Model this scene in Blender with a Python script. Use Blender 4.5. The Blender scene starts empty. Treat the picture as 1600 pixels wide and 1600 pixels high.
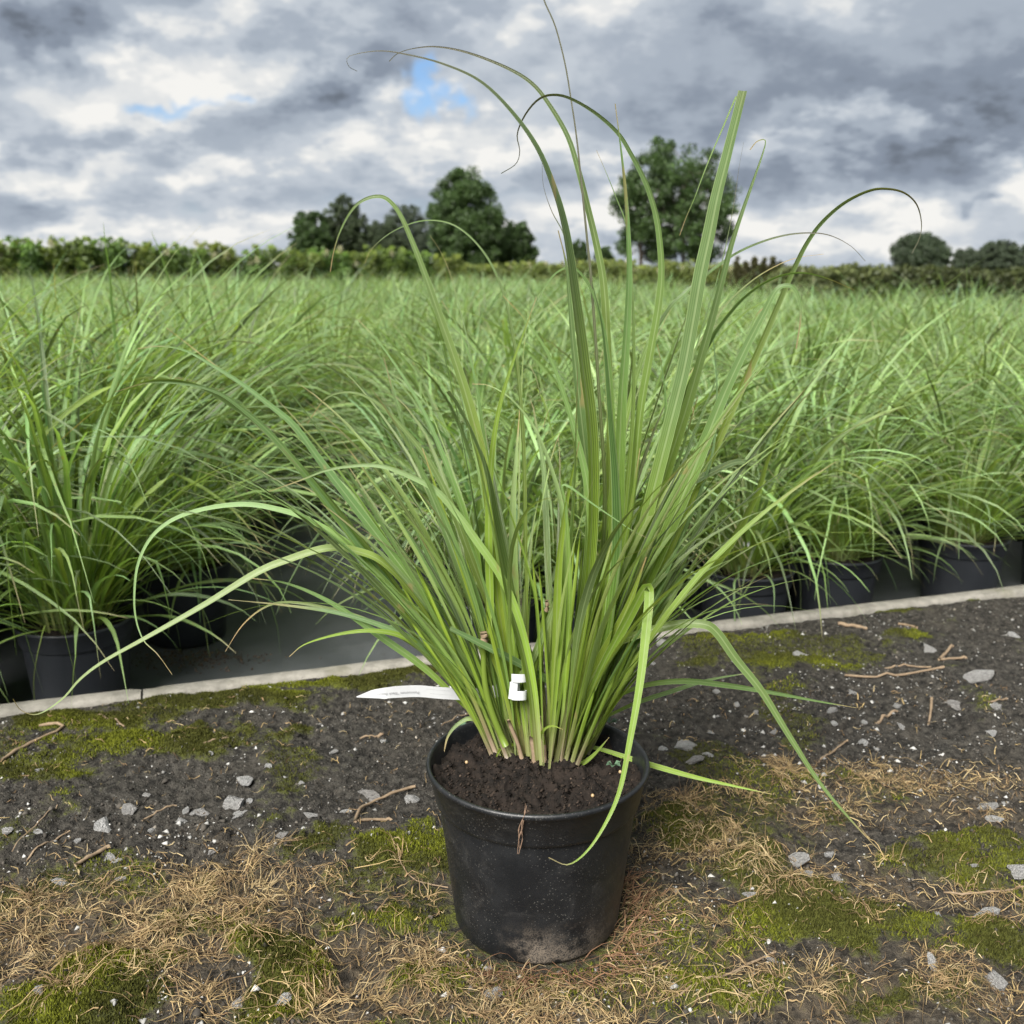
import bpy, math, random
import numpy as np
from mathutils import Vector

random.seed(7)
rng = np.random.default_rng(7)
scene = bpy.context.scene
COL = scene.collection
PI = math.pi

# ------------------------------------------------------------------ camera
H_CAM = 0.66
PITCH = math.radians(13.43)
SP, CP = math.sin(PITCH), math.cos(PITCH)
cam_data = bpy.data.cameras.new('camera')
cam_data.sensor_width = 36.0
cam_data.lens = 36.0
cam_data.clip_start = 0.02
cam_data.clip_end = 3000.0
cam_data.dof.use_dof = True
cam_data.dof.focus_distance = 1.0
cam_data.dof.aperture_fstop = 9.0
cam = bpy.data.objects.new('camera', cam_data)
cam.location = (0, 0, H_CAM)
cam.rotation_euler = (PI / 2 - PITCH, 0, 0)
COL.objects.link(cam)
scene.camera = cam

EXPOSURE = 3.0
scene.view_settings.view_transform = 'Standard'
scene.view_settings.look = 'None'
scene.view_settings.gamma = 1.0
scene.view_settings.exposure = EXPOSURE
scene.view_settings.use_curve_mapping = False
scene.cycles.use_denoising = True
scene.cycles.use_adaptive_sampling = True
scene.cycles.adaptive_threshold = 0.02
scene.cycles.max_bounces = 4
scene.cycles.diffuse_bounces = 3
scene.cycles.glossy_bounces = 2
scene.cycles.transmission_bounces = 3
scene.cycles.transparent_max_bounces = 4


def ray(x, y):
    u = (x - 800) / 1600.0
    v = (y - 800) / 1600.0
    return np.array([u, CP - v * SP, -(SP + v * CP)])


def on_z(x, y, z=0.0):
    d = ray(x, y)
    t = (z - H_CAM) / d[2]
    return np.array([0, 0, H_CAM]) + d * t


def on_y(x, y, Y):
    d = ray(x, y)
    return np.array([0, 0, H_CAM]) + d * (Y / d[1])


# ------------------------------------------------------------------ world
SUN_EL, SUN_AZ = math.radians(43), math.radians(208)   # azimuth clockwise from +Y
world = bpy.data.worlds.new('World')
scene.world = world
world.use_nodes = True


def build_world():
    nt = world.node_tree
    N, L = nt.nodes, nt.links
    N.clear()

    def nd(t, **kw):
        n = N.new(t)
        for k, v in kw.items():
            setattr(n, k, v)
        return n

    def m(op, a, b=None, c=None, clamp=False):
        n = nd('ShaderNodeMath', operation=op, use_clamp=clamp)
        for i, s in enumerate((a, b, c)):
            if s is None:
                continue
            if isinstance(s, (int, float)):
                n.inputs[i].default_value = s
            else:
                L.new(s, n.inputs[i])
        return n.outputs[0]

    tc = nd('ShaderNodeTexCoord')
    sep = nd('ShaderNodeSeparateXYZ')
    L.new(tc.outputs['Generated'], sep.inputs[0])
    dx, dy, dz = sep.outputs
    zc = m('MAXIMUM', dz, 0.0)
    den = m('ADD', zc, 0.34)
    comb = nd('ShaderNodeCombineXYZ')
    L.new(m('DIVIDE', dx, den), comb.inputs[0])
    L.new(m('DIVIDE', dy, den), comb.inputs[1])
    p = comb.outputs[0]

    def noise(vec, scale, detail, rough, off=(0, 0, 0), dist=0.0):
        mp = nd('ShaderNodeMapping')
        mp.inputs['Location'].default_value = off
        L.new(vec, mp.inputs[0])
        n = nd('ShaderNodeTexNoise')
        n.inputs['Scale'].default_value = scale
        n.inputs['Detail'].default_value = detail
        n.inputs['Roughness'].default_value = rough
        n.inputs['Distortion'].default_value = dist
        L.new(mp.outputs[0], n.inputs['Vector'])
        return n

    base = (3.1, 1.7, 0.4)
    n1 = noise(p, 3.1, 9, 0.57, base, 0.0).outputs[0]
    n1u = noise(p, 3.1, 6, 0.54, (base[0], base[1] - 0.10, base[2]), 0.0).outputs[0]
    n2 = noise(p, 11.0, 6, 0.60, (9.0, 4.0, 2.0), 0.0).outputs[0]
    n3 = noise(p, 1.7, 2, 0.5, (1.0, 8.0, 5.0)).outputs[0]
    warp = noise(tc.outputs['Generated'], 10.0, 4, 0.6, (0.3, 0.1, 0.8))
    wsep = nd('ShaderNodeSeparateColor')
    L.new(warp.outputs['Color'], wsep.inputs[0])

    dyc = m('MAXIMUM', dy, 0.05)
    u = m('ADD', m('DIVIDE', dx, dyc), m('MULTIPLY', m('SUBTRACT', wsep.outputs[0], 0.5), 0.26))
    w = m('ADD', m('DIVIDE', dz, dyc), m('MULTIPLY', m('SUBTRACT', wsep.outputs[1], 0.5), 0.10))
    front = m('GREATER_THAN', dy, 0.05)

    def blob(x, y, rx, ry):
        d = ray(x, y)
        u0, w0 = d[0] / d[1], d[2] / d[1]
        a = m('DIVIDE', m('SUBTRACT', u, float(u0)), rx / 1600.0)
        b = m('DIVIDE', m('SUBTRACT', w, float(w0)), ry / 1600.0)
        q = m('ADD', m('MULTIPLY', a, a), m('MULTIPLY', b, b))
        return m('MULTIPLY', m('EXPONENT', m('MULTIPLY', q, -1.0)), front)

    tone = None
    for (x, y, rx, ry, amp) in [
        (40, 70, 130, 62, -0.50), (560, 30, 330, 55, -0.20), (575, 122, 75, 26, -0.34),
        (1420, 200, 330, 95, -0.36), (1560, 120, 160, 120, -0.14), (1150, 110, 200, 80, -0.08),
        (150, 232, 200, 26, -0.18), (400, 180, 70, 30, -0.16), (1545, 336, 46, 9, -0.35),
        (60, 335, 120, 24, -0.10), (1000, 250, 200, 60, -0.10),
        (150, 125, 150, 50, 0.26), (330, 110, 170, 45, 0.20), (60, 170, 110, 34, 0.22),
        (110, 272, 110, 20, 0.32), (310, 305, 55, 18, 0.34), (720, 215, 140, 34, 0.20),
        (560, 240, 110, 30, 0.10), (1250, 190, 60, 16, 0.24), (1400, 350, 330, 40, 0.30),
        (1340, 378, 50, 16, 0.25), (860, 90, 130, 50, 0.16), (940, 330, 160, 36, 0.16),
        (200, 370, 240, 20, 0.18)]:
        t = m('MULTIPLY', blob(x, y, rx, ry), amp * 1.3)
        tone = t if tone is None else m('ADD', tone, t)
    hole = None
    for (x, y, rx, ry, amp) in [(672, 112, 34, 30, 0.95), (706, 152, 36, 22, 0.9), (255, 170, 60, 11, 0.8), (345, 158, 34, 10, 0.7),
                                (390, 345, 110, 20, 0.22), (720, 290, 110, 30, 0.14),
                                (820, 300, 110, 30, 0.12), (560, 300, 140, 34, 0.12)]:
        t = m('MULTIPLY', blob(x, y, rx, ry), amp)
        hole = t if hole is None else m('ADD', hole, t)

    # lit upper edges and shaded bellies of the heaps, over a soft layer
    edge = m('MULTIPLY', m('SUBTRACT', n1, n1u), 2.1)
    puff = nd('ShaderNodeMapRange', interpolation_type='SMOOTHSTEP')
    L.new(m('ADD', n1, m('MULTIPLY', m('SUBTRACT', n2, 0.5), 0.16)), puff.inputs['Value'])
    puff.inputs['From Min'].default_value = 0.43
    puff.inputs['From Max'].default_value = 0.57
    f = m('ADD', 0.655, m('MULTIPLY', m('SUBTRACT', 0.5, puff.outputs[0]), -0.10))
    f = m('ADD', f, m('MULTIPLY', m('SUBTRACT', 0.5, n2), 0.26))
    f = m('ADD', f, m('MULTIPLY', m('SUBTRACT', 0.5, n3), 0.25))
    f = m('ADD', f, m('MULTIPLY', edge, m('ADD', 0.45, m('MULTIPLY', puff.outputs[0], 0.75))))
    f = m('ADD', f, tone, clamp=True)
    ramp = nd('ShaderNodeValToRGB')
    cr = ramp.color_ramp
    cr.interpolation = 'EASE'
    cols = [(0.0, (0.155, 0.182, 0.225)), (0.22, (0.255, 0.300, 0.372)), (0.45, (0.40, 0.455, 0.53)),
            (0.66, (0.555, 0.605, 0.665)), (0.86, (0.77, 0.785, 0.79)), (1.0, (0.92, 0.91, 0.88))]
    while len(cr.elements) < len(cols):
        cr.elements.new(0.5)
    for e, (pos, c) in zip(cr.elements, cols):
        e.position = pos
        e.color = (*c, 1)
    L.new(f, ramp.inputs[0])

    sky = nd('ShaderNodeTexSky', sky_type='NISHITA')
    sky.sun_disc = False
    sky.sun_elevation = SUN_EL
    sky.sun_rotation = SUN_AZ
    sky.air_density = 1.0
    sky.dust_density = 0.6
    sky.ozone_density = 2.0
    gain = nd('ShaderNodeMix', data_type='RGBA', blend_type='MULTIPLY')
    gain.inputs['Factor'].default_value = 1.0
    L.new(sky.outputs[0], gain.inputs['A'])
    g2 = 1.25 / (2 ** EXPOSURE) * 2.0
    gain.inputs['B'].default_value = (0.40 * g2, 0.47 * g2, 0.56 * g2, 1)
    scl = nd('ShaderNodeMix', data_type='RGBA', blend_type='MULTIPLY')
    scl.inputs['Factor'].default_value = 1.0
    g = 10.0 / (2 ** EXPOSURE)
    scl.inputs['B'].default_value = (g, g, g, 1)
    L.new(ramp.outputs[0], scl.inputs['A'])
    hs = nd('ShaderNodeMapRange', interpolation_type='SMOOTHSTEP')
    L.new(m('ADD', hole, m('MULTIPLY', m('SUBTRACT', 0.5, n1), 2.2)), hs.inputs['Value'])
    hs.inputs['From Min'].default_value = 0.15
    hs.inputs['From Max'].default_value = 1.15
    hm = m('MULTIPLY', hs.outputs[0], m('MINIMUM', m('MULTIPLY', hole, 3.0), 0.95))
    mix = nd('ShaderNodeMix', data_type='RGBA')
    L.new(hm, mix.inputs['Factor'])
    L.new(scl.outputs['Result'], mix.inputs['A'])
    L.new(gain.outputs['Result'], mix.inputs['B'])
    bg = nd('ShaderNodeBackground')
    bg.inputs['Strength'].default_value = 0.1
    L.new(mix.outputs['Result'], bg.inputs['Color'])
    out = nd('ShaderNodeOutputWorld')
    L.new(bg.outputs[0], out.inputs[0])


build_world()
world.cycles.sampling_method = 'MANUAL'
world.cycles.sample_map_resolution = 512

sun_data = bpy.data.lights.new('sun', 'SUN')
sun_data.energy = 1.5
sun_data.angle = math.radians(34)
sun_data.color = (1.0, 0.965, 0.90)
sun = bpy.data.objects.new('sun', sun_data)
sd = Vector((math.sin(SUN_AZ) * math.cos(SUN_EL), math.cos(SUN_AZ) * math.cos(SUN_EL), math.sin(SUN_EL)))
sun.rotation_euler = sd.to_track_quat('Z', 'Y').to_euler()
sun.location = (0, 0, 30)
COL.objects.link(sun)


# ------------------------------------------------------------------ helpers
def link(o, parent=None):
    COL.objects.link(o)
    if parent is not None:
        o.parent = parent
    return o


def tag(o, label=None, cat=None, group=None, kind=None):
    if label:
        o['label'] = label
    if cat:
        o['category'] = cat
    if group:
        o['group'] = group
    if kind:
        o['kind'] = kind
    return o


def empty(name, loc=(0, 0, 0), rz=0.0):
    o = bpy.data.objects.new(name, None)
    o.empty_display_size = 0.05
    o.location = loc
    o.rotation_euler = (0, 0, rz)
    COL.objects.link(o)
    return o


def mesh_np(name, verts, faces, mats, uv=None, tint=None, attrs=None, smooth=True, mat_idx=None):
    """faces: (n,4) or (n,3) int array, or a list of such arrays"""
    me = bpy.data.meshes.new(name)
    verts = np.asarray(verts, np.float32)
    if not isinstance(faces, list):
        faces = [faces]
    faces = [np.asarray(f, np.int32) for f in faces if len(f)]
    loops = np.concatenate([f.ravel() for f in faces])
    tot = np.concatenate([np.full(len(f), f.shape[1], np.int32) for f in faces])
    start = np.concatenate([[0], np.cumsum(tot)[:-1]]).astype(np.int32)
    me.vertices.add(len(verts))
    me.vertices.foreach_set('co', verts.ravel())
    me.loops.add(len(loops))
    me.loops.foreach_set('vertex_index', loops)
    me.polygons.add(len(tot))
    me.polygons.foreach_set('loop_start', start)
    me.polygons.foreach_set('loop_total', tot)
    if mat_idx is not None:
        me.polygons.foreach_set('material_index', np.asarray(mat_idx, np.int32))
    me.update(calc_edges=True)
    if smooth:
        me.polygons.foreach_set('use_smooth', np.ones(len(tot), bool))
    if uv is not None:
        l = me.uv_layers.new(name='UVMap')
        l.data.foreach_set('uv', np.asarray(uv, np.float32)[loops].ravel())
    if tint is not None:
        a = me.attributes.new('tint', 'FLOAT_COLOR', 'POINT')
        c = np.ones((len(verts), 4), np.float32)
        c[:, :3] = tint
        a.data.foreach_set('color', c.ravel())
    for k, v in (attrs or {}).items():
        a = me.attributes.new(k, 'FLOAT', 'POINT')
        a.data.foreach_set('value', np.asarray(v, np.float32))
    for mt in (mats if isinstance(mats, (list, tuple)) else [mats]):
        me.materials.append(mt)
    return me


def obj(name, me, parent=None, loc=None, rot=None, scale=None):
    o = bpy.data.objects.new(name, me)
    if loc is not None:
        o.location = loc
    if rot is not None:
        o.rotation_euler = rot
    if scale is not None:
        o.scale = scale
    return link(o, parent)


def hash2(ix, iy, seed):
    h = (ix.astype(np.int64) * 374761393 + iy.astype(np.int64) * 668265263 + seed * 1442695041) & 0xFFFFFFFF
    h = ((h ^ (h >> 13)) * 1274126177) & 0xFFFFFFFF
    h = h ^ (h >> 16)
    return (h & 0xFFFFFF) / float(0xFFFFFF)


def vnoise(x, y, seed=0):
    ix, iy = np.floor(x), np.floor(y)
    fx, fy = x - ix, y - iy
    fx = fx * fx * (3 - 2 * fx)
    fy = fy * fy * (3 - 2 * fy)
    a, b = hash2(ix, iy, seed), hash2(ix + 1, iy, seed)
    c, d = hash2(ix, iy + 1, seed), hash2(ix + 1, iy + 1, seed)
    return (a * (1 - fx) + b * fx) * (1 - fy) + (c * (1 - fx) + d * fx) * fy


def fbm(x, y, f, octv=4, seed=0, rough=0.5):
    x, y = np.asarray(x, float), np.asarray(y, float)
    s, a, t = 0, 1.0, 0
    for o in range(octv):
        s = s + a * vnoise(x * f + 17.3 * o, y * f - 9.1 * o, seed + o)
        t += a
        a *= rough
        f *= 2.03
    return s / t


def sstep(a, b, x):
    t = np.clip((x - a) / (b - a), 0, 1)
    return t * t * (3 - 2 * t)


# ------------------------------------------------------------------ materials
def mat(name, build):
    mt = bpy.data.materials.new(name)
    mt.use_nodes = True
    nt = mt.node_tree
    nt.nodes.clear()
    out = nt.nodes.new('ShaderNodeOutputMaterial')

    class B:
        pass
    b = B()
    b.N, b.L = nt.nodes, nt.links

    def nd(t, **kw):
        n = nt.nodes.new(t)
        for k, v in kw.items():
            setattr(n, k, v)
        return n

    def put(sock, s):
        if isinstance(s, (int, float)):
            sock.default_value = s
        elif isinstance(s, tuple):
            sock.default_value = s if len(s) != 3 or sock.type != 'RGBA' else (*s, 1)
        else:
            nt.links.new(s, sock)

    def m(op, a, b2=None, c=None, clamp=False):
        n = nd('ShaderNodeMath', operation=op, use_clamp=clamp)
        for i, s in enumerate((a, b2, c)):
            if s is not None:
                put(n.inputs[i], s)
        return n.outputs[0]

    def noise(scale, detail=4, rough=0.55, vec=None, dist=0.0, out_='Fac'):
        n = nd('ShaderNodeTexNoise')
        n.inputs['Scale'].default_value = scale
        n.inputs['Detail'].default_value = detail
        n.inputs['Roughness'].default_value = rough
        n.inputs['Distortion'].default_value = dist
        if vec is not None:
            put(n.inputs['Vector'], vec)
        return n.outputs[out_]

    def vor(scale, vec=None, feat='F1', out_='Distance'):
        n = nd('ShaderNodeTexVoronoi', feature=feat)
        n.inputs['Scale'].default_value = scale
        if vec is not None:
            put(n.inputs['Vector'], vec)
        return n.outputs[out_]

    def mix(f, a, c, bt='MIX'):
        n = nd('ShaderNodeMix', data_type='RGBA', blend_type=bt)
        put(n.inputs['Factor'], f)
        put(n.inputs['A'], a)
        put(n.inputs['B'], c)
        return n.outputs['Result']

    def rng_(v, a, c, lo=0.0, hi=1.0):
        n = nd('ShaderNodeMapRange', interpolation_type='SMOOTHSTEP')
        put(n.inputs['Value'], v)
        for k, q in (('From Min', a), ('From Max', c), ('To Min', lo), ('To Max', hi)):
            n.inputs[k].default_value = q
        return n.outputs[0]

    def bump(h, strength=0.5, dist=0.01, prev=None):
        n = nd('ShaderNodeBump')
        n.inputs['Strength'].default_value = strength
        n.inputs['Distance'].default_value = dist
        put(n.inputs['Height'], h)
        if prev is not None:
            put(n.inputs['Normal'], prev)
        return n.outputs[0]

    def attr(name_, o='Color'):
        n = nd('ShaderNodeAttribute', attribute_name=name_)
        return n.outputs[o]

    def coord(o='Object'):
        return nd('ShaderNodeTexCoord').outputs[o]

    def bsdf(color, rough=0.6, spec=0.5, normal=None, **kw):
        n = nd('ShaderNodeBsdfPrincipled')
        put(n.inputs['Base Color'], color)
        put(n.inputs['Roughness'], rough)
        put(n.inputs['Specular IOR Level'], spec)
        if normal is not None:
            put(n.inputs['Normal'], normal)
        for k, v in kw.items():
            put(n.inputs[k], v)
        return n.outputs[0]

    def trans(sh, color, fac):
        t = nd('ShaderNodeBsdfTranslucent')
        put(t.inputs['Color'], color)
        mx = nd('ShaderNodeMixShader')
        put(mx.inputs[0], fac)
        nt.links.new(sh, mx.inputs[1])
        nt.links.new(t.outputs[0], mx.inputs[2])
        return mx.outputs[0]

    for k, v in dict(nd=nd, m=m, noise=noise, vor=vor, mix=mix, rng=rng_, bump=bump, attr=attr, coord=coord, bsdf=bsdf,
                     trans=trans, put=put).items():
        setattr(b, k, v)
    sh = build(b)
    nt.links.new(sh, out.inputs[0])
    return mt


def blade_mat(name, fine=True):
    def build(b):
        uv = b.nd('ShaderNodeUVMap').outputs[0]
        sp = b.nd('ShaderNodeSeparateXYZ')
        b.L.new(uv, sp.inputs[0])
        u = sp.outputs[0]
        c = b.attr('tint')
        oi = b.nd('ShaderNodeObjectInfo').outputs['Random']
        c = b.mix(1.0, c, b.mix(oi, (0.78, 0.82, 0.80), (1.18, 1.10, 1.12)), 'MULTIPLY')
        if fine:
            # longitudinal veins and the pale midrib of the leaf
            st = b.m('SINE', b.m('MULTIPLY', u, 47.0))
            n = b.noise(60, 2, 0.5, b.coord())
            c = b.mix(b.m('MULTIPLY', b.m('ADD', st, 1.0), 0.09), c, (0.32, 0.42, 0.20))
            edge = b.rng(b.m('ABSOLUTE', b.m('SUBTRACT', u, 0.5)), 0.44, 0.49, 0.0, 0.35)
            c = b.mix(edge, c, (0.36, 0.44, 0.24))
            rib = b.rng(b.m('ABSOLUTE', b.m('SUBTRACT', u, 0.5)), 0.03, 0.08, 0.36, 0.0)
            c = b.mix(rib, c, (0.36, 0.43, 0.24))
            c = b.mix(b.rng(n, 0.35, 0.75, 0.0, 0.25), c, b.mix(1.0, c, (0.8, 0.75, 0.6), 'MULTIPLY'))
            mp = b.nd('ShaderNodeMapping')
            mp.inputs['Scale'].default_value = (1.0, 1.0, 0.35)
            b.L.new(b.coord(), mp.inputs[0])
            spot = b.rng(b.noise(34, 3, 0.6, mp.outputs[0]), 0.665, 0.72, 0.0, 0.6)
            c = b.mix(spot, c, (0.27, 0.20, 0.09))
            nrm = b.bump(st, 0.35, 0.0006)
        else:
            nrm = None
        sh = b.bsdf(c, 0.40, 0.5, nrm)
        return b.trans(sh, b.mix(1.0, c, (1.35, 1.35, 0.5), 'MULTIPLY'), 0.38)
    return mat(name, build)


M_BLADE = blade_mat('grass_blade')
M_FIELD = blade_mat('grass_field', False)


def m_pot(b):
    co = b.coord()
    n = b.noise(30, 5, 0.6, co)
    dust = b.noise(420, 2, 0.5, co)
    sp = b.nd('ShaderNodeSeparateXYZ')
    b.L.new(co, sp.inputs[0])
    low = b.rng(b.m('ADD', sp.outputs[2], b.m('MULTIPLY', b.m('SUBTRACT', n, 0.5), 0.06)), 0.006, 0.058, 1.0, 0.0)
    side = b.rng(b.m('ADD', b.m('MULTIPLY', b.m('SUBTRACT', sp.outputs[0], 0.012), 13.0), b.m('MULTIPLY', b.m('SUBTRACT', n, 0.5), 1.6)), -0.75, -0.25)
    side2 = b.rng(sp.outputs[0], 0.03, 0.075, 1.0, 0.3)
    grime = b.m('MULTIPLY', b.m('MULTIPLY', low, b.m('MULTIPLY', side, side2)), b.rng(b.noise(38, 5, 0.7, co), 0.38, 0.58))
    speck = b.m('MAXIMUM', b.rng(b.vor(330, co), 0.12, 0.26, 1.0, 0.0), b.m('MULTIPLY', b.rng(b.vor(150, co), 0.05, 0.13, 1.0, 0.0), 0.9))
    patch = b.rng(b.noise(11, 3, 0.6, co), 0.36, 0.60)
    speck = b.m('MULTIPLY', speck, b.m('MULTIPLY', patch, b.rng(dust, 0.36, 0.5)))
    c = b.mix(b.rng(n, 0.3, 0.8, 0, 0.6), (0.0055, 0.0062, 0.0075), (0.0115, 0.0125, 0.014))
    scuff = b.rng(b.noise(22, 6, 0.75, co, 1.2), 0.52, 0.75, 0.0, 0.28)
    c = b.mix(scuff, c, (0.06, 0.058, 0.055))
    c = b.mix(b.m('MULTIPLY', speck, 0.5), c, (0.12, 0.115, 0.105))
    c = b.mix(b.m('MULTIPLY', grime, b.rng(b.noise(700, 3, 0.6, co), 0.36, 0.56, 0.05, 0.95)), c, (0.16, 0.13, 0.10))
    r = b.rng(n, 0.3, 0.7, 0.36, 0.52)
    r = b.m('ADD', r, b.m('MULTIPLY', grime, 0.4))
    return b.bsdf(c, r, 0.45, b.bump(b.m('ADD', n, b.m('MULTIPLY', dust, 0.25)), 0.12, 0.003))


M_POT = mat('black_plastic', m_pot)


def m_potbg(b):
    n = b.noise(20, 4, 0.6, b.coord())
    return b.bsdf(b.mix(n, (0.012, 0.0135, 0.017), (0.024, 0.027, 0.032)), 0.45, 0.4)


M_POTBG = mat('black_nursery_plastic', m_potbg)


def m_soil(b):
    co = b.coord()
    n = b.noise(70, 6, 0.65, co)
    v = b.vor(210, co)
    fib = b.rng(b.noise(300, 3, 0.6, co, 1.5), 0.66, 0.74)
    c = b.mix(b.rng(n, 0.3, 0.7), (0.0035, 0.0026, 0.002), (0.015, 0.0105, 0.0078))
    c = b.mix(b.m('MULTIPLY', fib, 0.6), c, (0.13, 0.09, 0.06))
    return b.bsdf(c, 0.9, 0.2, b.bump(b.m('ADD', n, b.m('MULTIPLY', v, 0.5)), 0.8, 0.004))


M_SOIL = mat('potting_soil', m_soil)


def m_path(b):
    co = b.coord()
    moss = b.attr('moss', 'Fac')
    dry = b.attr('dry', 'Fac')
    n = b.noise(9, 6, 0.62, co)
    nf = b.noise(85, 5, 0.65, co)
    nff = b.noise(420, 3, 0.6, co)
    grit = b.rng(b.vor(150, co), 0.10, 0.22, 1.0, 0.0)
    grit = b.m('MULTIPLY', grit, b.rng(b.noise(16, 4, 0.6, co), 0.47, 0.60))
    grit2 = b.rng(b.vor(340, co), 0.12, 0.24, 1.0, 0.0)
    grit2 = b.m('MULTIPLY', grit2, b.rng(b.noise(24, 3, 0.6, co), 0.45, 0.62))
    c = b.mix(b.rng(nf, 0.3, 0.72), (0.007, 0.0064, 0.0055), (0.058, 0.053, 0.045))
    c = b.mix(b.rng(n, 0.50, 0.72, 0, 0.5), c, (0.058, 0.051, 0.041))
    c = b.mix(b.m('MULTIPLY', b.m('MAXIMUM', grit, grit2), 0.6), c, (0.17, 0.165, 0.15))
    c = b.mix(b.m('MULTIPLY', dry, b.rng(nf, 0.35, 0.7, 0.1, 0.6)), c, (0.12, 0.085, 0.045))
    mc = b.mix(b.rng(nff, 0.25, 0.75), (0.028, 0.033, 0.005), (0.100, 0.110, 0.016))
    mc = b.mix(b.rng(n, 0.4, 0.7), mc, b.mix(b.rng(nff, 0.25, 0.75), (0.020, 0.024, 0.007), (0.055, 0.058, 0.018)))
    mm = b.rng(b.m('ADD', moss, b.m('MULTIPLY', b.m('SUBTRACT', nf, 0.5), 0.9)), 0.32, 0.58)
    c = b.mix(mm, c, mc)
    h = b.m('ADD', nf, b.m('MULTIPLY', nff, 0.5))
    return b.bsdf(c, 0.92, 0.2, b.bump(h, 1.0, 0.010))


M_PATH = mat('mossy_path', m_path)


def m_kerb(b):
    co = b.coord()
    n = b.noise(40, 6, 0.65, co)
    nf = b.noise(300, 3, 0.6, co)
    c = b.mix(b.rng(n, 0.3, 0.7), (0.135, 0.128, 0.112), (0.225, 0.212, 0.188))
    c = b.mix(b.rng(b.noise(8, 4, 0.6, co), 0.5, 0.75, 0, 0.5), c, (0.12, 0.115, 0.075))
    c = b.mix(b.rng(nf, 0.6, 0.7, 0, 0.5), c, (0.08, 0.07, 0.06))
    return b.bsdf(c, 0.9, 0.2, b.bump(b.m('ADD', n, nf), 0.6, 0.002))


M_KERB = mat('concrete_edging', m_kerb)


def m_fabric(b):
    co = b.coord()
    sp = b.nd('ShaderNodeSeparateXYZ')
    b.L.new(co, sp.inputs[0])
    x, y = sp.outputs[0], sp.outputs[1]
    wx = b.m('SINE', b.m('MULTIPLY', x, 2600.0))
    wy = b.m('SINE', b.m('MULTIPLY', y, 2600.0))
    weave = b.m('MULTIPLY', wx, wy)
    fy = b.m('FRACT', b.m('ADD', b.m('DIVIDE', y, 0.215), 0.66))
    line = b.rng(b.m('ABSOLUTE', b.m('SUBTRACT', fy, 0.5)), 0.006, 0.011, 1.0, 0.0)
    dash = b.m('GREATER_THAN', b.m('FRACT', b.m('DIVIDE', x, 0.009)), 0.45)
    line = b.m('MULTIPLY', b.m('MULTIPLY', line, dash), b.rng(b.noise(6, 3, 0.5, co), 0.35, 0.6))
    n = b.noise(7, 5, 0.6, co)
    dirt = b.rng(b.noise(26, 5, 0.68, co), 0.60, 0.74)
    c = b.mix(b.rng(n, 0.3, 0.7), (0.055, 0.060, 0.066), (0.090, 0.096, 0.102))
    c = b.mix(b.m('MULTIPLY', dirt, 0.5), c, (0.035, 0.026, 0.019))
    c = b.mix(b.m('MULTIPLY', line, 0.7), c, (0.16, 0.17, 0.17))
    return b.bsdf(c, b.rng(n, 0.3, 0.7, 0.36, 0.55), 0.5, b.bump(b.m('ADD', weave, b.m('MULTIPLY', n, 8)), 0.25, 0.001))


M_FABRIC = mat('ground_cover_fabric', m_fabric)


def m_stone(b):
    n = b.noise(6, 6, 0.7, b.coord())
    oi = b.nd('ShaderNodeObjectInfo').outputs['Random']
    c = b.mix(b.rng(n, 0.3, 0.7), (0.33, 0.328, 0.32), (0.62, 0.615, 0.605))
    c = b.mix(b.m('MULTIPLY', b.m('MULTIPLY', oi, oi), 0.45), c, (0.14, 0.11, 0.09))
    c = b.mix(b.rng(b.noise(45, 4, 0.65, b.coord('Generated')), 0.55, 0.72, 0, 0.5), c, (0.10, 0.09, 0.075))
    return b.bsdf(c, 0.9, 0.2, b.bump(n, 0.9, 0.05))


M_STONE = mat('pale_stone', m_stone)
M_STRAW = mat('dry_straw', lambda b: b.trans(b.bsdf(b.attr('tint'), 0.75, 0.2), b.attr('tint'), 0.2))
M_MOSS = mat('moss_shoots', lambda b: b.trans(b.bsdf(b.attr('tint'), 0.8, 0.1), b.attr('tint'), 0.25))
M_GRIT = mat('grit', lambda b: b.bsdf(b.attr('tint'), 0.9, 0.2))


def m_twig(b):
    n = b.noise(160, 4, 0.6, b.coord())
    return b.bsdf(b.mix(n, (0.10, 0.068, 0.042), (0.26, 0.195, 0.13)), 0.8, 0.2, b.bump(n, 0.4, 0.001))


M_TWIG = mat('dry_twig', m_twig)


def m_field(b):
    n = b.noise(0.4, 5, 0.6, b.coord())
    return b.bsdf(b.mix(n, (0.045, 0.06, 0.02), (0.10, 0.105, 0.045)), 0.95, 0.1)


M_GROUND = mat('far_field', m_field)


def m_leaf(b):
    c = b.attr('tint')
    return b.trans(b.bsdf(c, 0.55, 0.35), b.mix(1.0, c, (1.1, 1.2, 0.6), 'MULTIPLY'), 0.25)


M_LEAF = mat('tree_leaves', m_leaf)


def m_bark(b):
    n = b.noise(6, 5, 0.7, b.coord())
    return b.bsdf(b.mix(n, (0.03, 0.025, 0.02), (0.09, 0.075, 0.06)), 0.9, 0.2)


M_BARK = mat('bark', m_bark)


def m_label(b):
    n = b.noise(200, 3, 0.5, b.coord())
    return b.trans(b.bsdf(b.mix(n, (0.50, 0.51, 0.525), (0.57, 0.58, 0.595)), 0.4, 0.4), (0.55, 0.55, 0.55), 0.12)


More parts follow.
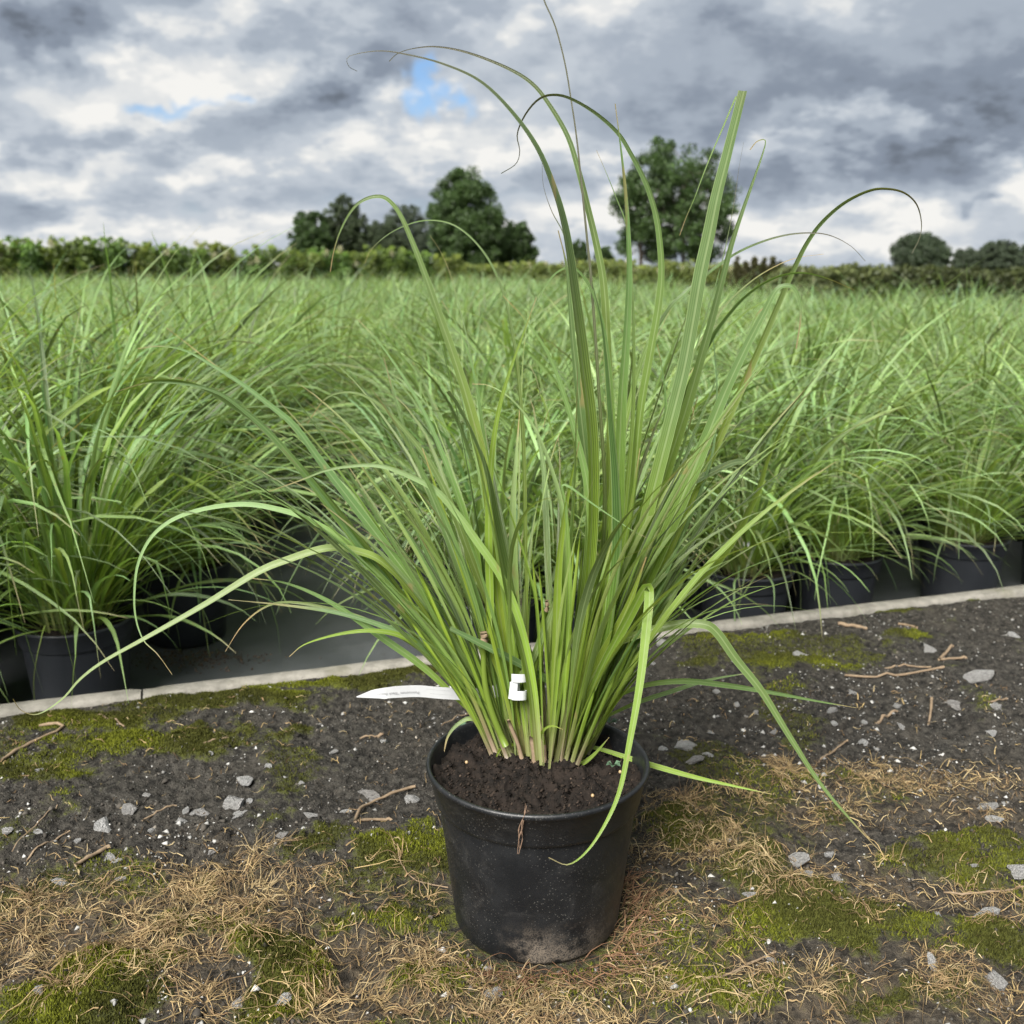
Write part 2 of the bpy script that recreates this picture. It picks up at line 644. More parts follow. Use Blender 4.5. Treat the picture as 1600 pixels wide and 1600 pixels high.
M_LABEL = mat('white_label', m_label)
M_INK = mat('grey_ink', lambda b: b.bsdf(b.mix(b.noise(400, 2, 0.5, b.coord()), (0.22, 0.22, 0.23), (0.33, 0.33, 0.34)), 0.6, 0.2))
M_PRILL = mat('fertiliser_bead', lambda b: b.bsdf(b.mix(b.noise(300, 2, 0.5, b.coord()), (0.24, 0.15, 0.07), (0.34, 0.25, 0.14)), 0.35, 0.5))
M_WEED = mat('weed_leaf', lambda b: b.trans(b.bsdf(b.mix(b.noise(120, 2, 0.5, b.coord()), (0.06, 0.12, 0.07), (0.13, 0.20, 0.13)), 0.5, 0.3), (0.1, 0.2, 0.06), 0.25))
M_ROOT = mat('dried_root', lambda b: b.bsdf(b.mix(b.noise(240, 4, 0.6, b.coord()), (0.06, 0.04, 0.03), (0.24, 0.16, 0.11)), 0.9, 0.1))

# ------------------------------------------------------------------ ground frame along the concrete edging
KT = 0.008          # edging top
BED_Z = -0.10       # fabric level
k0 = on_z(0, 1108, KT)
k1 = on_z(1600, 920, KT)
E1 = (k1 - k0)
E1[2] = 0
E1 /= np.linalg.norm(E1)
E2 = np.array([-E1[1], E1[0], 0.0])
K0 = on_z(800, 1018, KT)
K0[2] = 0
KERB_RZ = math.atan2(E1[1], E1[0])
KERB_W = 0.038


def ab(a, b):
    """a along the edging, b away from it towards the beds (negative: path side)"""
    a, b = np.asarray(a, float), np.asarray(b, float)
    return K0 + a[..., None] * E1 + b[..., None] * E2


def to_ab(P):
    d = np.asarray(P) - K0
    return d @ E1, d @ E2


POT = np.array([0.0258, 0.9477, 0.0])

# masks given as patches of the path (pixel centre -> ground point, radii in metres)
MOSS = [(130, 1130, .13, .05, 1.0), (330, 1100, .16, .045, 1.0), (520, 1072, .14, .04, 1.0), (250, 1170, .20, .05, .75), (60, 1200, .12, .05, .7),
        (640, 1055, .09, .03, .9), (430, 1150, .12, .04, .6), (1330, 955, .12, .018, 1.1), (1470, 935, .08, .016, 1.1), (1180, 1000, .16, .04, .62), (1250, 1040, .16, .04, .6),
        (1100, 1030, .1, .04, .5), (1430, 1000, .1, .03, .55), (620, 1330, .12, .05, .75), (500, 1330, .1, .04, .6), (410, 1500, .045, .05, 1.1), (420, 1560, .05, .05, 1.0),
        (120, 1570, .08, .04, 1.0), (190, 1530, .05, .03, .9), (1260, 1440, .12, .06, .85), (1180, 1370, .1, .05, .8), (1100, 1300, .12, .05, .65), (1500, 1350, .12, .06, .7),
        (1560, 1480, .1, .06, .7), (1400, 1560, .1, .04, .6), (1130, 1540, .08, .04, .7), (700, 1560, .06, .05, .65), (600, 1440, .09, .05, .6), (1300, 1230, .16, .05, .5), (320, 1450, .12, .05, .5),
        (760, 1420, .08, .05, .5), (1050, 1460, .08, .06, .5)]
DRY = [(120, 1450, .20, .09, 1.0), (330, 1420, .16, .07, .9), (60, 1530, .10, .05, .9), (230, 1500, .12, .06, .8), (560, 1500, .12, .07, .8), (430, 1390, .12, .05, .6), (650, 1570, .10, .05, .8),
       (560, 1580, .10, .04, .8), (800, 1570, .14, .04, .9), (980, 1560, .12, .05, .9), (1020, 1440, .07, .08, .9), (1080, 1330, .12, .07, .75), (1200, 1260, .16, .05, .8), (1400, 1220, .2, .05, .75),
       (1500, 1270, .14, .05, .7), (1330, 1380, .12, .05, .8), (1350, 1540, .16, .05, .9), (1500, 1580, .12, .04, .9), (1130, 1490, .1, .05, .6), (1560, 1420, .1, .05, .5), (370, 1330, .05, .025, .7), (700, 1380, .06, .05, .5),
       (1250, 1500, .1, .05, .7), (200, 1570, .1, .03, .5), (1180, 1590, .12, .03, .8)]


def field_of(blobs, X, Y, seed):
    wx = (fbm(X, Y, 14, 3, seed) - .5) * .10
    wy = (fbm(X, Y, 14, 3, seed + 50) - .5) * .10
    f = np.zeros_like(X)
    for (px, py, rx, ry, a) in blobs:
        c = on_z(px, py, 0)
        f = np.maximum(f, a * np.exp(-(((X + wx - c[0]) / rx) ** 2 + ((Y + wy - c[1]) / ry) ** 2)))
    return f


def moss_of(X, Y):
    f = field_of(MOSS, X, Y, 3)
    g = fbm(X, Y, 7, 4, 21)
    out = sstep(.46, .66, g) * .52
    return np.clip(np.maximum(f * (.55 + .9 * fbm(X, Y, 26, 3, 8)), out * 0.8), 0, 1.1)


def dry_of(X, Y):
    f = field_of(DRY, X, Y, 5)
    return np.clip(f, 0, 1)


def height_of(X, Y):
    m_ = moss_of(X, Y)
    h = .020 * (fbm(X, Y, 7, 4, 1) - .5) + .016 * (fbm(X, Y, 26, 4, 2, .6) - .5)
    bare = 1 - .8 * np.clip(m_, 0, 1)
    rid = 1 - np.abs(fbm(X + .3 * fbm(X, Y, 9, 2, 15) * .1, Y, 42, 3, 4, .6) - .5) * 4
    h = h - .009 * np.clip(rid - .55, 0, 1) * bare + .009 * (fbm(X, Y, 95, 2, 14) - .5) * bare
    h = h + np.clip(m_, 0, 1) * (.006 + .018 * fbm(X, Y, 44, 2, 6))
    r = np.hypot(X - POT[0], Y - POT[1])
    k = sstep(.085, .16, r)
    h = h * k - .001 * (1 - k)
    a, b = to_ab(np.stack([X, Y, np.zeros_like(X)], -1))
    edge = sstep(-.07, 0.0, b)
    h = h * (1 - .6 * edge) - .001 * edge
    return h


def build_ground():
    # far ground
    R = 900.0
    xs = np.concatenate([-np.geomspace(R, 4, 18), np.linspace(-3, 3, 5), np.geomspace(4, R, 18)])
    XX, YY = np.meshgrid(xs, xs + 2)
    n = len(xs)
    v = np.stack([XX.ravel(), YY.ravel(), np.full(n * n, BED_Z - .03)], -1)
    i = np.arange(n * n).reshape(n, n)
    f = np.stack([i[:-1, :-1], i[:-1, 1:], i[1:, 1:], i[1:, :-1]], -1).reshape(-1, 4)
    tag(obj('ground', mesh_np('ground', v, f, M_GROUND)), kind='structure')
    # fabric of the beds
    me = mesh_np('fabric', [(-16, KERB_W + .001, 0), (16, KERB_W + .001, 0), (26, 24, 0), (-26, 24, 0)], np.array([[0, 1, 2, 3]]), M_FABRIC, smooth=False)
    o = obj('ground_fabric', me, loc=(K0[0], K0[1], BED_Z), rot=(0, 0, KERB_RZ))
    tag(o, kind='structure')
    # path: one sheet, fine where the camera looks
    A = np.concatenate([-np.geomspace(14, 1.25, 26), np.arange(-1.22, 1.42, .0037), np.geomspace(1.45, 14, 26)])
    Bv = np.concatenate([-np.geomspace(12, 1.36, 26), np.arange(-1.33, 0.0, .0037), [-.0005]])
    AA, BB = np.meshgrid(A, Bv)
    P = ab(AA, BB)
    X, Y = P[..., 0], P[..., 1]
    fine = (AA > -1.3) & (AA < 1.5) & (BB > -1.4)
    Z = np.where(fine, height_of(X, Y), 0.0)
    v = np.stack([X.ravel(), Y.ravel(), Z.ravel()], -1)
    i = np.arange(AA.size).reshape(AA.shape)
    f = np.stack([i[:-1, :-1], i[:-1, 1:], i[1:, 1:], i[1:, :-1]], -1).reshape(-1, 4)
    me = mesh_np('path', v, f, M_PATH, attrs={'moss': moss_of(X, Y).ravel(), 'dry': dry_of(X, Y).ravel()})
    tag(obj('path', me), kind='structure')


build_ground()


def kerb():
    """concrete edging laid in metre lengths, one joint left of the pot"""
    root = empty('kerb', (K0[0], K0[1], 0), KERB_RZ)
    tag(root, kind='structure')
    j = to_ab(on_z(222, 1075, KT))[0]
    for q in range(-6, 7):
        x0, x1 = j + q * 1.0 + .0015, j + (q + 1) * 1.0 - .0015
        nx = 60
        xs = np.linspace(x0, x1, nx)
        prof = [(0.0, -.14), (0.0, KT - .008), (.003, KT - .002), (.009, KT), (.029, KT), (.035, KT - .002), (KERB_W, KT - .008), (KERB_W, -.14)]
        dz = (rng.random() - .5) * .005
        v = []
        for x in xs:
            for (y, z) in prof:
                top = z > 0
                w = (fbm(x * 1.0, y * 40 + q, 26, 3, 11) - .5) * .0016 if top else 0
                chip = 0
                if top and (x - x0 < .02 or x1 - x < .02):
                    chip = -.004 * rng.random()
                v.append((x, y + w * .8, z + dz * (1 if top else 0) + w + chip))
        m_ = len(prof)
        f = [(i * m_ + k, (i + 1) * m_ + k, (i + 1) * m_ + k + 1, i * m_ + k + 1) for i in range(nx - 1) for k in range(m_ - 1)]
        f = np.array(f)
        me = mesh_np('kerb_slab', v, f, M_KERB, smooth=False)
        obj('kerb_slab', me, root)


kerb()


# ------------------------------------------------------------------ lathe, tube
def lathe(profile, nseg=48):
    pr = np.asarray(profile, float)
    t = np.linspace(0, 2 * PI, nseg, endpoint=False)
    v = np.stack([np.outer(pr[:, 0], np.cos(t)), np.outer(pr[:, 0], np.sin(t)), np.repeat(pr[:, 1][:, None], nseg, 1)], -1).reshape(-1, 3)
    i = np.arange(len(pr) * nseg).reshape(len(pr), nseg)
    j = np.roll(i, -1, 1)
    f = np.stack([i[:-1], j[:-1], j[1:], i[1:]], -1).reshape(-1, 4)
    return v, f


def tube(pts, radii, nseg=6, cap=True):
    pts = np.asarray(pts, float)
    radii = np.broadcast_to(np.asarray(radii, float), (len(pts),))
    T = np.gradient(pts, axis=0)
    T /= np.linalg.norm(T, axis=1)[:, None] + 1e-9
    ref = np.array([0, 0, 1.0]) if abs(T[0][2]) < .9 else np.array([1.0, 0, 0])
    A = np.cross(T, ref)
    A /= np.linalg.norm(A, axis=1)[:, None] + 1e-9
    Bn = np.cross(T, A)
    t = np.linspace(0, 2 * PI, nseg, endpoint=False)
    v = pts[:, None] + radii[:, None, None] * (np.cos(t)[None, :, None] * A[:, None] + np.sin(t)[None, :, None] * Bn[:, None])
    v = v.reshape(-1, 3)
    i = np.arange(len(pts) * nseg).reshape(len(pts), nseg)
    j = np.roll(i, -1, 1)
    f = np.stack([i[:-1], j[:-1], j[1:], i[1:]], -1).reshape(-1, 4)
    fs = [f]
    if cap:
        n = len(v)
        v = np.vstack([v, pts[0], pts[-1]])
        f3 = [(i[0, k], i[0, (k + 1) % nseg], n) for k in range(nseg)] + [(i[-1, (k + 1) % nseg], i[-1, k], n + 1) for k in range(nseg)]
        fs.append(np.array(f3))
    return v, fs


def cr_spline(P, n, even=True):
    """Catmull-Rom through the points, n samples evenly spaced along the curve"""
    P = np.asarray(P, float)
    Q = np.vstack([2 * P[0] - P[1], P, 2 * P[-1] - P[-2]])
    out = []
    for i in range(len(P) - 1):
        p0, p1, p2, p3 = Q[i:i + 4]
        t = np.linspace(0, 1, 14, endpoint=False)[:, None]
        out.append(.5 * ((2 * p1) + (-p0 + p2) * t + (2 * p0 - 5 * p1 + 4 * p2 - p3) * t ** 2 + (-p0 + 3 * p1 - 3 * p2 + p3) * t ** 3))
    out.append(P[-1:])
    C = np.vstack(out)
    s = np.concatenate([[0], np.cumsum(np.linalg.norm(np.diff(C, axis=0), axis=1))])
    if not even:                     # closer sections where the points are close (curls, kinks)
        s = s / s[-1] + 1.5 * np.arange(len(s)) / (len(s) - 1)
    q = np.linspace(0, s[-1], n)
    return np.stack([np.interp(q, s, C[:, k]) for k in range(C.shape[1])], -1)


# ------------------------------------------------------------------ blades
def blade_arrays(C, W, S, tints, fold=.22):
    """C (B,n,3) centre lines, W (B,n) widths, S (B,n,3) side directions, tints (B,n,3)
    -> a V-folded strip for every blade"""
    Bn, n, _ = C.shape
    T = np.gradient(C, axis=1)
    T /= np.linalg.norm(T, axis=2, keepdims=True) + 1e-9
    S = S - (S * T).sum(2, keepdims=True) * T
    S /= np.linalg.norm(S, axis=2, keepdims=True) + 1e-9
    Nn = np.cross(T, S)
    hw = W[..., None] * .5
    L_ = C - S * hw + Nn * hw * fold
    R_ = C + S * hw + Nn * hw * fold
    M_ = C - Nn * hw * fold * .6
    V = np.stack([L_, M_, R_], 2)                      # B,n,3,3
    idx = np.arange(Bn * n * 3).reshape(Bn, n, 3)
    F = np.stack([idx[:, :-1, :-1], idx[:, :-1, 1:], idx[:, 1:, 1:], idx[:, 1:, :-1]], -1).reshape(-1, 4)
    uv = np.zeros((Bn, n, 3, 2))
    uv[..., 0] = np.array([0, .5, 1.0])
    uv[..., 1] = np.linspace(0, 1, n)[None, :, None]
    tn = np.repeat(tints[:, :, None, :], 3, 2)
    return V.reshape(-1, 3), F, uv.reshape(-1, 2), tn.reshape(-1, 3)


PALE = np.array([.235, .245, .095])
LIME = np.array([.190, .290, .026])
GREEN = np.array([.125, .205, .034])
GREY = np.array([.155, .222, .088])
DARK = np.array([.050, .105, .024])
PURP = np.array([.060, .042, .045])
TAN = np.array([.33, .24, .12])


def blade_tint(Bn, n, r, base=PALE, mid=None, tip=None, tipfrac=None):
    v = np.linspace(0, 1, n)[None, :, None]
    mid = mid if mid is not None else GREEN[None] * (1 - r.random((Bn, 1))) + GREY[None] * r.random((Bn, 1))
    hue = r.random((Bn, 1, 1))
    mid = np.asarray(mid).reshape(Bn, 1, 3)
    low = LIME * (.75 + .5 * r.random((Bn, 1, 1)))
    c = base * (1 - sstep(.02, .14, v)) + low * sstep(.02, .14, v)
    k = sstep(.12, .50 + .2 * hue, v)
    c = c * (1 - k) + mid * k
    if tip is not None:
        tf = tipfrac if tipfrac is not None else .12 * np.ones((Bn, 1, 1))
        kk = sstep(1 - tf, 1 - tf * .35, v)
        c = c * (1 - kk) + tip * kk
    return c * (.72 + .56 * r.random((Bn, 1, 1))) * (1 + r.normal(0, .07, (Bn, 1, 1)) * np.array([1.0, 0, -.6]))


def gen_blades(Bn, n, r, rad=.045, length=(.4, .8), lean=(4, 45), bend=(40, 130), width=(.005, .010), wind=(0, 0), power=1.7, az=None, tipprob=.3, kinkp=.12):
    """arching grass leaves around the origin"""
    az = r.random(Bn) * 2 * PI if az is None else az
    ln = r.uniform(*length, Bn)
    th0 = np.radians(r.uniform(*lean, Bn))
    bd = np.radians(r.uniform(*bend, Bn))
    kink = r.random(Bn) < kinkp
    s = np.linspace(0, 1, n)
    th = th0[:, None] + bd[:, None] * s[None] ** power
    kp = r.uniform(.35, .75, Bn)
    th = th + np.where(kink, np.radians(r.uniform(30, 80, Bn)), 0)[:, None] * (s[None] > kp[:, None])
    th = np.minimum(th, np.radians(176))
    a = az[:, None] + np.cumsum(r.normal(0, .05, (Bn, n)), 1)
    ds = ln[:, None] / (n - 1)
    dx = np.sin(th) * np.cos(a) * ds
    dy = np.sin(th) * np.sin(a) * ds
    dz = np.cos(th) * ds
    rr = rad * np.sqrt(r.random(Bn))
    ba = az + r.normal(0, .6, Bn)
    C = np.stack([np.cumsum(dx, 1), np.cumsum(dy, 1), np.cumsum(dz, 1)], -1)
    C -= C[:, :1]
    C[..., 0] += (rr * np.cos(ba))[:, None] + wind[0] * s[None] ** 2 * ln[:, None]
    C[..., 1] += (rr * np.sin(ba))[:, None] + wind[1] * s[None] ** 2 * ln[:, None]
    w = r.uniform(*width, Bn)[:, None] * (np.clip(.42 + 1.4 * s, 0, 1) * np.clip((1 - s) * 2.2, .03, 1) ** .8)[None]
    tw = r.normal(0, .5, Bn)[:, None] + r.normal(0, 1.1, Bn)[:, None] * s[None]
    side0 = np.stack([-np.sin(az), np.cos(az), 0 * az], -1)[:, None, :]
    up = np.stack([np.cos(az), np.sin(az), 0 * az + .3], -1)[:, None, :]
    S = side0 * np.cos(tw)[..., None] + up * np.sin(tw)[..., None]
    tn = blade_tint(Bn, n, r)
    tipk = (r.random((Bn, 1, 1)) < tipprob) * sstep(.8, 1.0, s)[None, :, None]
    tn = tn * (1 - tipk) + TAN * tipk * .8
    return C, w, S, tn


# ------------------------------------------------------------------ pots
def pot_profile(R, h, wall=.0022, collar=.040, rb=.085, step=.0035):
    rc = R - .006 - .010 * 0
    p = [(0.0, .004), (rb * .80, .004), (rb * .90, .0), (rb - .003, .001), (rb, .006)]
    zc = h - collar
    rc0 = rb + (R - .008 - rb) * (zc / h)
    for k in range(1, 7):
        z = .006 + (zc - .006) * k / 6
        p.append((rb + (rc0 - rb) * k / 6, z))
    p += [(rc0 + step, zc + .0025), (rc0 + step + .001, zc + .006), (R - .003, h - .007), (R - .0005, h - .005), (R, h - .002), (R - .0012, h), (R - .0035, h), (R - .005, h - .003)]
    p += [(rc0 - wall + .002, zc), (rc0 - wall - .004, zc - .05)]
    return p


def soil_mesh(name, R, seed, hmound=.006, n=64, m_=M_SOIL):
    rr = np.linspace(0, 1, 44 if n > 80 else 16)
    t = np.linspace(0, 2 * PI, n, endpoint=False)
    RR, TT = np.meshgrid(rr, t, indexing='ij')
    X, Y = R * RR * np.cos(TT), R * RR * np.sin(TT)
    Z = hmound * (1 - RR ** 2) + .022 * (fbm(X + seed, Y, 36, 4, seed, .6) - .5) + .016 * (np.abs(fbm(X + seed, Y, 90, 3, seed + 3, .6) - .5) * 2 - .4)
    v = np.stack([X, Y, Z], -1).reshape(-1, 3)
    i = np.arange(len(rr) * n).reshape(len(rr), n)
    j = np.roll(i, -1, 1)
    f = np.stack([i[:-1], i[1:], j[1:], j[:-1]], -1).reshape(-1, 4)
    return mesh_np(name, v, f[n:], m_) if False else mesh_np(name, v, f, m_)


# ------------------------------------------------------------------ the plant in front
SOIL_Z = .167
plant = empty('potted_grass_plant', tuple(POT))
tag(plant, 'tall potted ornamental grass in a dirty black pot standing alone on the mossy path', 'potted plant', kind='thing')
PP = pot_profile(.1124, .178)
v, f = lathe(PP[:11], 96)
pot_o = obj('pot', mesh_np('pot', v, f, M_POT), plant)
v, f = lathe(PP[10:], 96)
obj('rim', mesh_np('rim', v, f, M_POT), pot_o)
obj('soil', soil_mesh('soil', .1055, 5, .004, 180), plant, loc=(0, 0, SOIL_Z - .004))

# traced leaves: (width px, depth change to the tip in m, style, points from tip to base)
T_ = [
    (20, -.02, 'p', [(558, 111), (545, 103), (546, 88), (590, 80), (632, 85), (690, 100), (750, 128), (800, 177), (840, 235), (866, 300), (880, 350), (889, 400), (897, 460), (910, 560), (925, 700), (922, 880), (900, 1040), (872, 1160)]),
    (15, .06, 'p', [(608, 96), (621, 84), (645, 76), (682, 73), (730, 82), (790, 105), (831, 130), (860, 166), (888, 215), (905, 270), (920, 330), (934, 390), (944, 450), (950, 560), (955, 680), (945, 850), (920, 1000), (890, 1150)]),
    (6, .05, 'P', [(842, -25), (852, 5), (868, 42), (883, 100), (893, 160), (901, 215), (910, 300), (918, 380), (924, 440), (935, 600), (945, 800), (925, 1000), (895, 1150)]),
    (14, .03, 'p', [(783, 271), (806, 256), (812, 236), (808, 210), (820, 180), (840, 156), (862, 148), (890, 153), (930, 176), (966, 208), (986, 240), (1000, 266), (1013, 295), (1025, 335), (1031, 375), (1034, 425), (1029, 480), (1015, 560), (1000, 650), (985, 800), (950, 1000), (905, 1140)]),
    (19, -.02, 'g', [(961, 162), (966, 200), (972, 250), (977, 300), (981, 360), (983, 430), (979, 520), (972, 620), (968, 720), (962, 860), (930, 1040), (895, 1160)]),
    (8, .04, 'g', [(932, 235), (948, 272), (964, 312), (978, 350), (984, 400), (990, 520), (985, 700), (950, 980), (905, 1140)]),
    (7, .04, 'p', [(847, 255), (849, 290), (862, 330), (879, 362), (890, 400), (905, 520), (925, 720), (915, 960), (880, 1150)]),
    (24, -.03, 'C', [(1162, 142), (1150, 190), (1135, 250), (1120, 310), (1108, 370), (1095, 430), (1083, 500), (1068, 580), (1048, 660), (1020, 770), (980, 930), (935, 1080), (905, 1165)]),
    (8, .01, 'g', [(1062, 368), (1072, 340), (1085, 310), (1098, 275), (1112, 240), (1128, 203), (1142, 170), (1152, 150), (1146, 190), (1128, 270), (1100, 400), (1060, 600), (985, 900), (912, 1150)]),
    (20, .02, 'g', [(1172, 234), (1183, 221), (1196, 220), (1190, 245), (1176, 285), (1160, 330), (1145, 375), (1130, 430), (1112, 500), (1095, 560), (1072, 640), (1040, 740), (992, 900), (940, 1080), (915, 1160)]),
    (4, .05, 'p', [(1162, 222), (1155, 260), (1148, 310), (1139, 360), (1125, 420), (1095, 520), (1040, 700), (960, 1000), (910, 1150)]),
    (13, .10, 'p', [(1425, 396), (1437, 372), (1440, 348), (1433, 320), (1415, 302), (1390, 295), (1360, 297), (1320, 316), (1285, 346), (1260, 380), (1240, 420), (1218, 470), (1188, 540), (1150, 625), (1105, 730), (1045, 870), (975, 1020), (925, 1140)]),
    (9, .05, 'p', [(1352, 408), (1330, 385), (1300, 369), (1270, 364), (1230, 367), (1190, 378), (1150, 396), (1110, 424), (1070, 458), (1040, 490), (1000, 570), (965, 720), (925, 950), (890, 1140)]),
    (6, .08, 't', [(1287, 397), (1250, 402), (1220, 412), (1180, 435), (1140, 470), (1110, 510), (1080, 560), (1040, 680), (980, 900), (915, 1140)]),
    (11, .06, 'g', [(1335, 453), (1290, 434), (1250, 426), (1210, 434), (1170, 458), (1135, 495), (1105, 540), (1060, 640), (1000, 800), (935, 1040), (905, 1150)]),
    (26, -.05, 'g', [(1244, 545), (1251, 495), (1248, 465), (1236, 447), (1214, 452), (1193, 490), (1163, 548), (1130, 620), (1092, 715), (1050, 815), (1002, 925), (955, 1050), (925, 1150)]),
    (22, .03, 'g', [(1196, 478), (1178, 500), (1150, 575), (1118, 645), (1078, 755), (1020, 900), (965, 1045), (930, 1145)]),
    (15, .03, 'l', [(1268, 610), (1245, 635), (1225, 665), (1200, 715), (1180, 775), (1140, 850), (1085, 915), (1025, 968), (985, 1010), (950, 1070), (930, 1140)]),
    (15, .04, 'C', [(1184, 726), (1150, 722), (1108, 740), (1068, 760), (1022, 785), (985, 815), (950, 900), (920, 1020), (895, 1150)]),
    (16, -.10, 'g', [(1375, 1330), (1330, 1282), (1280, 1222), (1232, 1148), (1190, 1080), (1150, 1030), (1120, 988), (1098, 975), (1055, 976), (1000, 990), (950, 1012), (925, 1045), (905, 1090), (893, 1165)]),
    (17, -.20, 'F', [(857, 1340), (888, 1351), (920, 1327), (950, 1280), (970, 1230), (985, 1155), (1000, 1070), (1010, 985), (1015, 925), (1006, 922), (980, 970), (940, 1060), (905, 1150)]),
    (10, .05, 'g', [(1338, 1106), (1280, 1096), (1200, 1081), (1130, 1070), (1070, 1064), (1010, 1070), (965, 1088), (935, 1120), (925, 1150)]),
    (8, .05, 'g', [(1180, 1050), (1110, 1062), (1050, 1080), (990, 1100), (945, 1125), (925, 1155)]),
    (10, -.05, 'l', [(1206, 1241), (1150, 1229), (1080, 1213), (1000, 1190), (940, 1171), (895, 1160), (880, 1170)]),
    (8, -.03, 'l', [(952, 1152), (928, 1180), (905, 1196), (880, 1204), (870, 1190)]),
    (18, .02, 'g', [(516, 425), (521, 395), (530, 365), (545, 335), (562, 316), (585, 307), (605, 311), (625, 335), (645, 380), (665, 432), (686, 492), (706, 548), (730, 622), (750, 700), (765, 800), (780, 950), (800, 1090), (812, 1170)]),
    (7, .08, 'g', [(570, 412), (580, 390), (610, 364), (650, 347), (685, 345), (715, 355), (745, 381), (770, 418), (790, 470), (800, 520), (808, 570), (818, 700), (822, 900), (825, 1120)]),
    (4, .10, 't', [(672, 368), (690, 396), (704, 430), (715, 470), (728, 520), (742, 590), (770, 760), (805, 1000), (825, 1150)]),
    (15, -.08, 'g', [(180, 612), (232, 598), (290, 600), (340, 613), (380, 640), (425, 680), (480, 745), (545, 830), (605, 910), (670, 1000), (725, 1085), (760, 1140)]),
    (13, -.02, 'g', [(80, 700), (150, 640), (215, 600), (262, 593), (315, 604), (362, 632), (410, 665), (462, 720), (530, 800), (600, 890), (680, 1000), (745, 1100), (775, 1150)]),
    (16, .02, 'g', [(215, 545), (250, 541), (290, 548), (330, 570), (372, 596), (420, 632), (460, 666), (500, 720), (540, 772), (600, 850), (660, 930), (720, 1020), (765, 1100), (790, 1160)]),
    (6, .05, 't', [(260, 512), (290, 535), (330, 566), (385, 605), (450, 660), (530, 760), (640, 900), (740, 1060), (790, 1150)]),
    (10, -.04, 'w', [(269, 1054), (246, 1022), (224, 1000), (212, 965), (210, 925), (216, 880), (236, 840), (270, 812), (320, 795), (380, 788), (430, 795), (480, 811), (540, 846), (590, 890), (640, 940), (690, 1000), (735, 1075), (765, 1140)]),
    (13, -.10, 'w', [(20, 1092), (33, 1110), (60, 1116), (98, 1092), (125, 1062), (162, 1034), (230, 996), (320, 945), (400, 896), (450, 875), (510, 857), (556, 861), (600, 880), (650, 935), (700, 1015), (745, 1090), (770, 1150)]),
    (10, -.02, 't', [(357, 937), (440, 945), (520, 956), (590, 975), (650, 1002), (700, 1050), (740, 1105), (775, 1160)]),
    (8, 0, 't', [(352, 1018), (378, 978), (410, 951), (445, 941), (500, 948), (570, 968), (650, 1010), (720, 1080), (770, 1150)]),
    (11, -.05, 'l', [(452, 1026), (478, 1006), (535, 990), (590, 986), (640, 1000), (690, 1042), (735, 1105), (765, 1155)]),
    (13, -.03, 'g', [(388, 903), (450, 912), (520, 943), (600, 998), (665, 1045), (725, 1110), (765, 1160)]),
    (14, .0, 'w', [(420, 768), (470, 750), (512, 734), (560, 727), (600, 729), (640, 744), (680, 765), (712, 800), (745, 845), (785, 905), (815, 980), (835, 1080), (845, 1170)]),
    (13, .02, 'g', [(480, 662), (510, 622), (550, 613), (590, 630), (630, 670), (670, 720), (702, 782), (732, 862), (768, 960), (795, 1090), (810, 1160)]),
    (20, -.03, 'C', [(698, 612), (715, 635), (742, 688), (760, 740), (776, 830), (800, 950), (825, 1060), (838, 1170)]),
    (14, -.05, 'l', [(838, 465), (822, 510), (800, 570), (782, 630), (770, 700), (764, 800), (765, 900), (770, 1000), (780, 1100), (800, 1180)]),
    (18, .06, 'w', [(812, 640), (806, 720), (801, 800), (802, 900), (808, 1000), (815, 1100), (820, 1170)]),
    (11, .03, 'w', [(738, 600), (765, 603), (800, 625), (835, 670), (860, 730), (878, 800), (882, 900), (872, 1050), (860, 1170)]),
    (11, .0, 'w', [(848, 668), (858, 640), (873, 630), (887, 645), (896, 690), (898, 760), (890, 900), (876, 1080), (868, 1170)]),
    (27, -.06, 'D', [(925, 440), (940, 500), (948, 560), (956, 650), (965, 750), (968, 850), (960, 930), (945, 1020), (915, 1110), (890, 1180)]),
    (22, .02, 'g', [(872, 360), (884, 410), (890, 470), (896, 540), (906, 630), (916, 720), (924, 800), (918, 900), (902, 1010), (880, 1130)]),
    (12, .03, 'D', [(828, 505), (845, 460), (865, 430), (888, 418), (906, 426), (926, 458), (944, 520), (955, 620), (958, 760), (945, 920), (905, 1120)]),
    (13, -.04, 'g', [(1027, 538), (1035, 580), (1040, 640), (1031, 700), (1011, 780), (985, 890), (950, 1030), (918, 1140)]),
    (7, .04, 'w', [(1098, 478), (1112, 520), (1117, 560), (1120, 620), (1110, 720), (1060, 850), (980, 1020), (925, 1140)]),
    (15, -.02, 'g', [(786, 462), (828, 508), (860, 560), (882, 620), (900, 680), (918, 760), (925, 860), (910, 1000), (885, 1150)]),
    (22, -.06, 'l', [(1010, 870), (978, 955), (938, 1035), (905, 1105), (872, 1185)]),
    (15, -.05, 'l', [(905, 690), (892, 750), (880, 820), (872, 900), (869, 1000), (866, 1100), (862, 1185)]),
    (13, -.06, 'C', [(703, 982), (745, 1003), (800, 1031), (860, 1066), (908, 1104), (900, 1150)]),
    (12, -.03, 'C', [(868, 940), (850, 985), (832, 1030), (812, 1062), (800, 1110), (812, 1170)]),
    (16, .02, 'l', [(1000, 700), (985, 800), (965, 900), (945, 990), (915, 1090), (895, 1165)]),
    (14, .0, 'l', [(660, 700), (690, 790), (720, 880), (755, 980), (785, 1080), (805, 1165)]),
    (14, .04, 'g', [(600, 560), (625, 650), (660, 740), (700, 840), (745, 960), (790, 1090), (812, 1165)]),
    (12, .03, 'g', [(548, 705), (590, 760), (640, 840), (690, 930), (740, 1030), (790, 1150)]),
